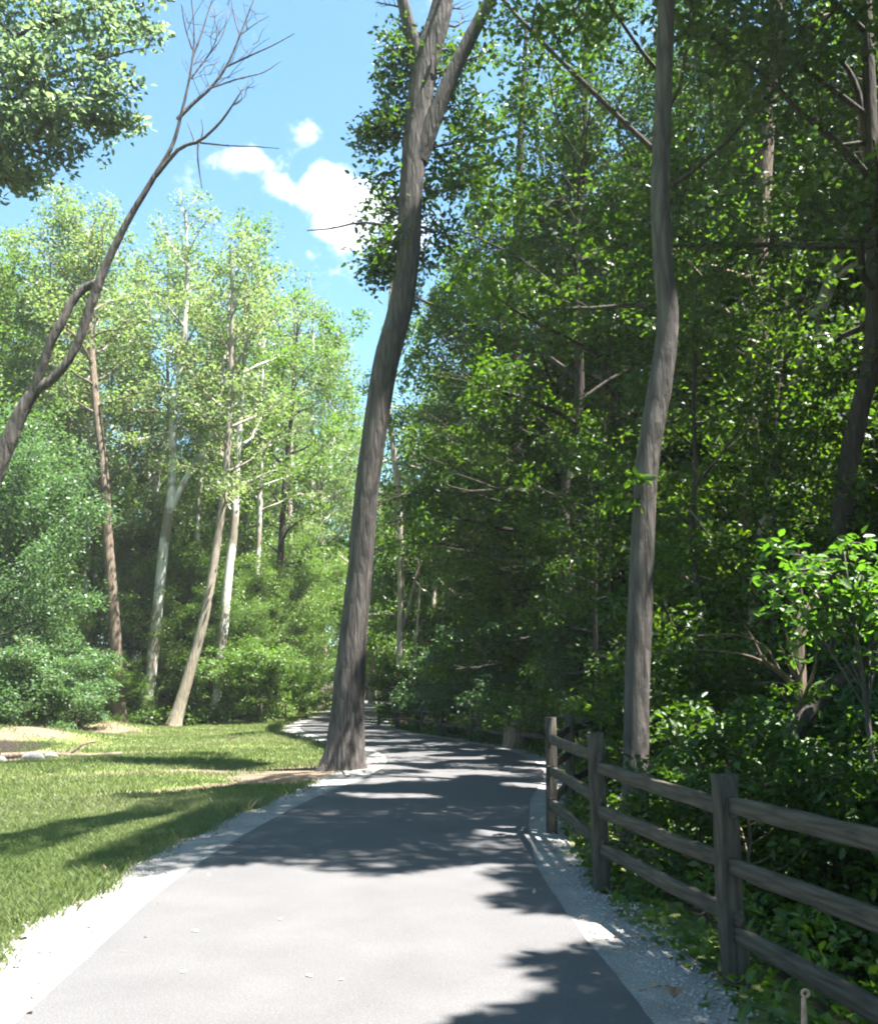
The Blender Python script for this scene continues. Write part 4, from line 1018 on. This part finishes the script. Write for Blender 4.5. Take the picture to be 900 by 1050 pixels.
# dead leaves and bits blown along the verges
n = 900; r_ = np.random.default_rng(33)
y = 3 + 24 * r_.random(n) ** 1.6; sd_ = np.where(r_.random(n) < .45, -1, 1)
idx = np.array([np.abs(CL[:, 1] - v).argmin() for v in y]); off = (HW + .25 + r_.normal(0, .28, n)) * sd_
x = CL[idx, 0] + NR[idx, 0] * off; y = CL[idx, 1] + NR[idx, 1] * off
me = leaf_mesh('leaf_litter', np.stack([x, y, np.maximum(ground(x, y), -.02) + .022], 1), np.full(n, .05), np.full(n, 1.0), .045, M['brown_leaf'], r_, flat=.1, tilt=.25, six=True, droop=0)
tag(obj('leaf_litter', me), 'dead leaves blown along both edges of the path', 'leaf litter', kind='stuff')

# ------------------------------------------------------------------ summer haze in the air
m, nt, out = mat('haze')
pv = N(nt, 'ShaderNodeVolumePrincipled'); pv.inputs['Color'].default_value = (.93, .96, 1, 1); pv.inputs['Density'].default_value = .0004; pv.inputs['Anisotropy'].default_value = .2
nt.links.new(pv.outputs[0], out.inputs['Volume'])
g = Geo()
b = [(x, y, z) for z in (-6, 48) for x, y in ((-410, -70), (410, -70), (410, 610), (-410, 610))]
g.add(np.array(b), [(3, 2, 1, 0), (4, 5, 6, 7), (0, 1, 5, 4), (1, 2, 6, 5), (2, 3, 7, 6), (3, 0, 4, 7)])
tag(obj('haze', g.mesh('haze', m)), 'thin pale summer haze filling the air', 'haze', kind='stuff')

# ------------------------------------------------------------------ light and sky
w = bpy.data.worlds.new('World'); sc.world = w; w.use_nodes = True
nt = w.node_tree; nt.nodes.clear()
out = nt.nodes.new('ShaderNodeOutputWorld'); bg = nt.nodes.new('ShaderNodeBackground')
sky = nt.nodes.new('ShaderNodeTexSky'); sky.sky_type = 'NISHITA'; sky.sun_disc = False
sky.sun_elevation = SUN_EL; sky.sun_rotation = SUN_AZ
sky.air_density = 1.0; sky.dust_density = .6; sky.ozone_density = 1.0; sky.altitude = 200
tc = nt.nodes.new('ShaderNodeTexCoord')
def cloud_dir(x, y):
    d_ = P(x, y, 1.0) - np.array([0, 0, EYE]); return unit(d_)
def vm(op, a=None, b=None):
    n_ = nt.nodes.new('ShaderNodeVectorMath'); n_.operation = op
    if a is not None: nt.links.new(a, n_.inputs[0])
    if b is not None: n_.inputs[1].default_value = b
    return n_
def mth(op, a, b=None, c=None):
    n_ = nt.nodes.new('ShaderNodeMath'); n_.operation = op
    for i_, v in enumerate((a, b, c)):
        if v is None: continue
        if isinstance(v, (int, float)): n_.inputs[i_].default_value = v
        else: nt.links.new(v, n_.inputs[i_])
    return n_.outputs[0]
cn = N(nt, 'ShaderNodeTexNoise', i_Scale=16.0, i_Detail=9.0, i_Roughness=.6); nt.links.new(tc.outputs['Generated'], cn.inputs['Vector'])
tot = None
for (cx_, cy_, rx_, amp) in ((332, 198, .050, .95), (366, 208, .046, 1.0), (298, 196, .034, .9), (248, 162, .028, .62), (352, 228, .045, .85), (312, 138, .028, .34), (300, 170, .03, .5), (420, 230, .04, .8)):
    dd = cloud_dir(cx_, cy_)
    s1 = vm('SUBTRACT', tc.outputs['Generated'], tuple(dd)); s2 = vm('MULTIPLY', s1.outputs[0], (1, 1, 1.7)); ln = vm('LENGTH', s2.outputs[0])
    g_ = mth('DIVIDE', ln.outputs['Value'], rx_); g_ = mth('MULTIPLY', g_, g_); g_ = mth('MULTIPLY', g_, -1.0); g_ = mth('EXPONENT', g_); g_ = mth('MULTIPLY', g_, amp)
    tot = g_ if tot is None else mth('MAXIMUM', tot, g_)
base_n = mth('MULTIPLY_ADD', cn.outputs['Fac'], 2.3, -1.15)
val = mth('ADD', tot, base_n)
mr = nt.nodes.new('ShaderNodeMapRange'); mr.interpolation_type = 'SMOOTHSTEP'
mr.inputs['From Min'].default_value = .30; mr.inputs['From Max'].default_value = .80; nt.links.new(val, mr.inputs['Value'])
tint = N(nt, 'ShaderNodeMix', data_type='RGBA', blend_type='MULTIPLY'); tint.inputs['Factor'].default_value = 1
nt.links.new(sky.outputs[0], tint.inputs['A']); tint.inputs['B'].default_value = (.66, .93, .90, 1)
mx = N(nt, 'ShaderNodeMix', data_type='RGBA'); nt.links.new(mr.outputs['Result'], mx.inputs['Factor'])
nt.links.new(tint.outputs['Result'], mx.inputs['A']); mx.inputs['B'].default_value = (5.2, 5.4, 5.8, 1)
nt.links.new(mx.outputs['Result'], bg.inputs['Color']); bg.inputs['Strength'].default_value = .052
nt.links.new(bg.outputs[0], out.inputs['Surface'])

sl = bpy.data.lights.new('sun', 'SUN'); sl.energy = 5.0; sl.angle = math.radians(.53); sl.color = (1, .975, .93)
so = bpy.data.objects.new('sun', sl); C.objects.link(so)
so.rotation_euler = Vector(tuple(-sdir)).to_track_quat('-Z', 'Y').to_euler(); so.location = (20, 30, 60)

# ------------------------------------------------------------------ camera and render settings
cam = bpy.data.cameras.new('camera'); co = bpy.data.objects.new('camera', cam); C.objects.link(co)
co.location = (0, 0, EYE); co.rotation_euler = (math.pi / 2 + PITCH, 0, 0)
cam.sensor_fit = 'HORIZONTAL'; cam.sensor_width = 36; cam.lens = 36 * F / 900
cam.clip_start = .05; cam.clip_end = 2000
sc.camera = co
sc.render.engine = 'CYCLES'
sc.view_settings.view_transform = 'Standard'; sc.view_settings.look = 'None'; sc.view_settings.gamma = 1
sc.view_settings.use_curve_mapping = False
sc.view_settings.exposure = 2.92
cy = sc.cycles
cy.max_bounces = 6; cy.diffuse_bounces = 2; cy.glossy_bounces = 2; cy.transmission_bounces = 4; cy.transparent_max_bounces = 4
cy.caustics_reflective = False; cy.caustics_refractive = False
cy.use_denoising = True
cy.filter_width = 2.0
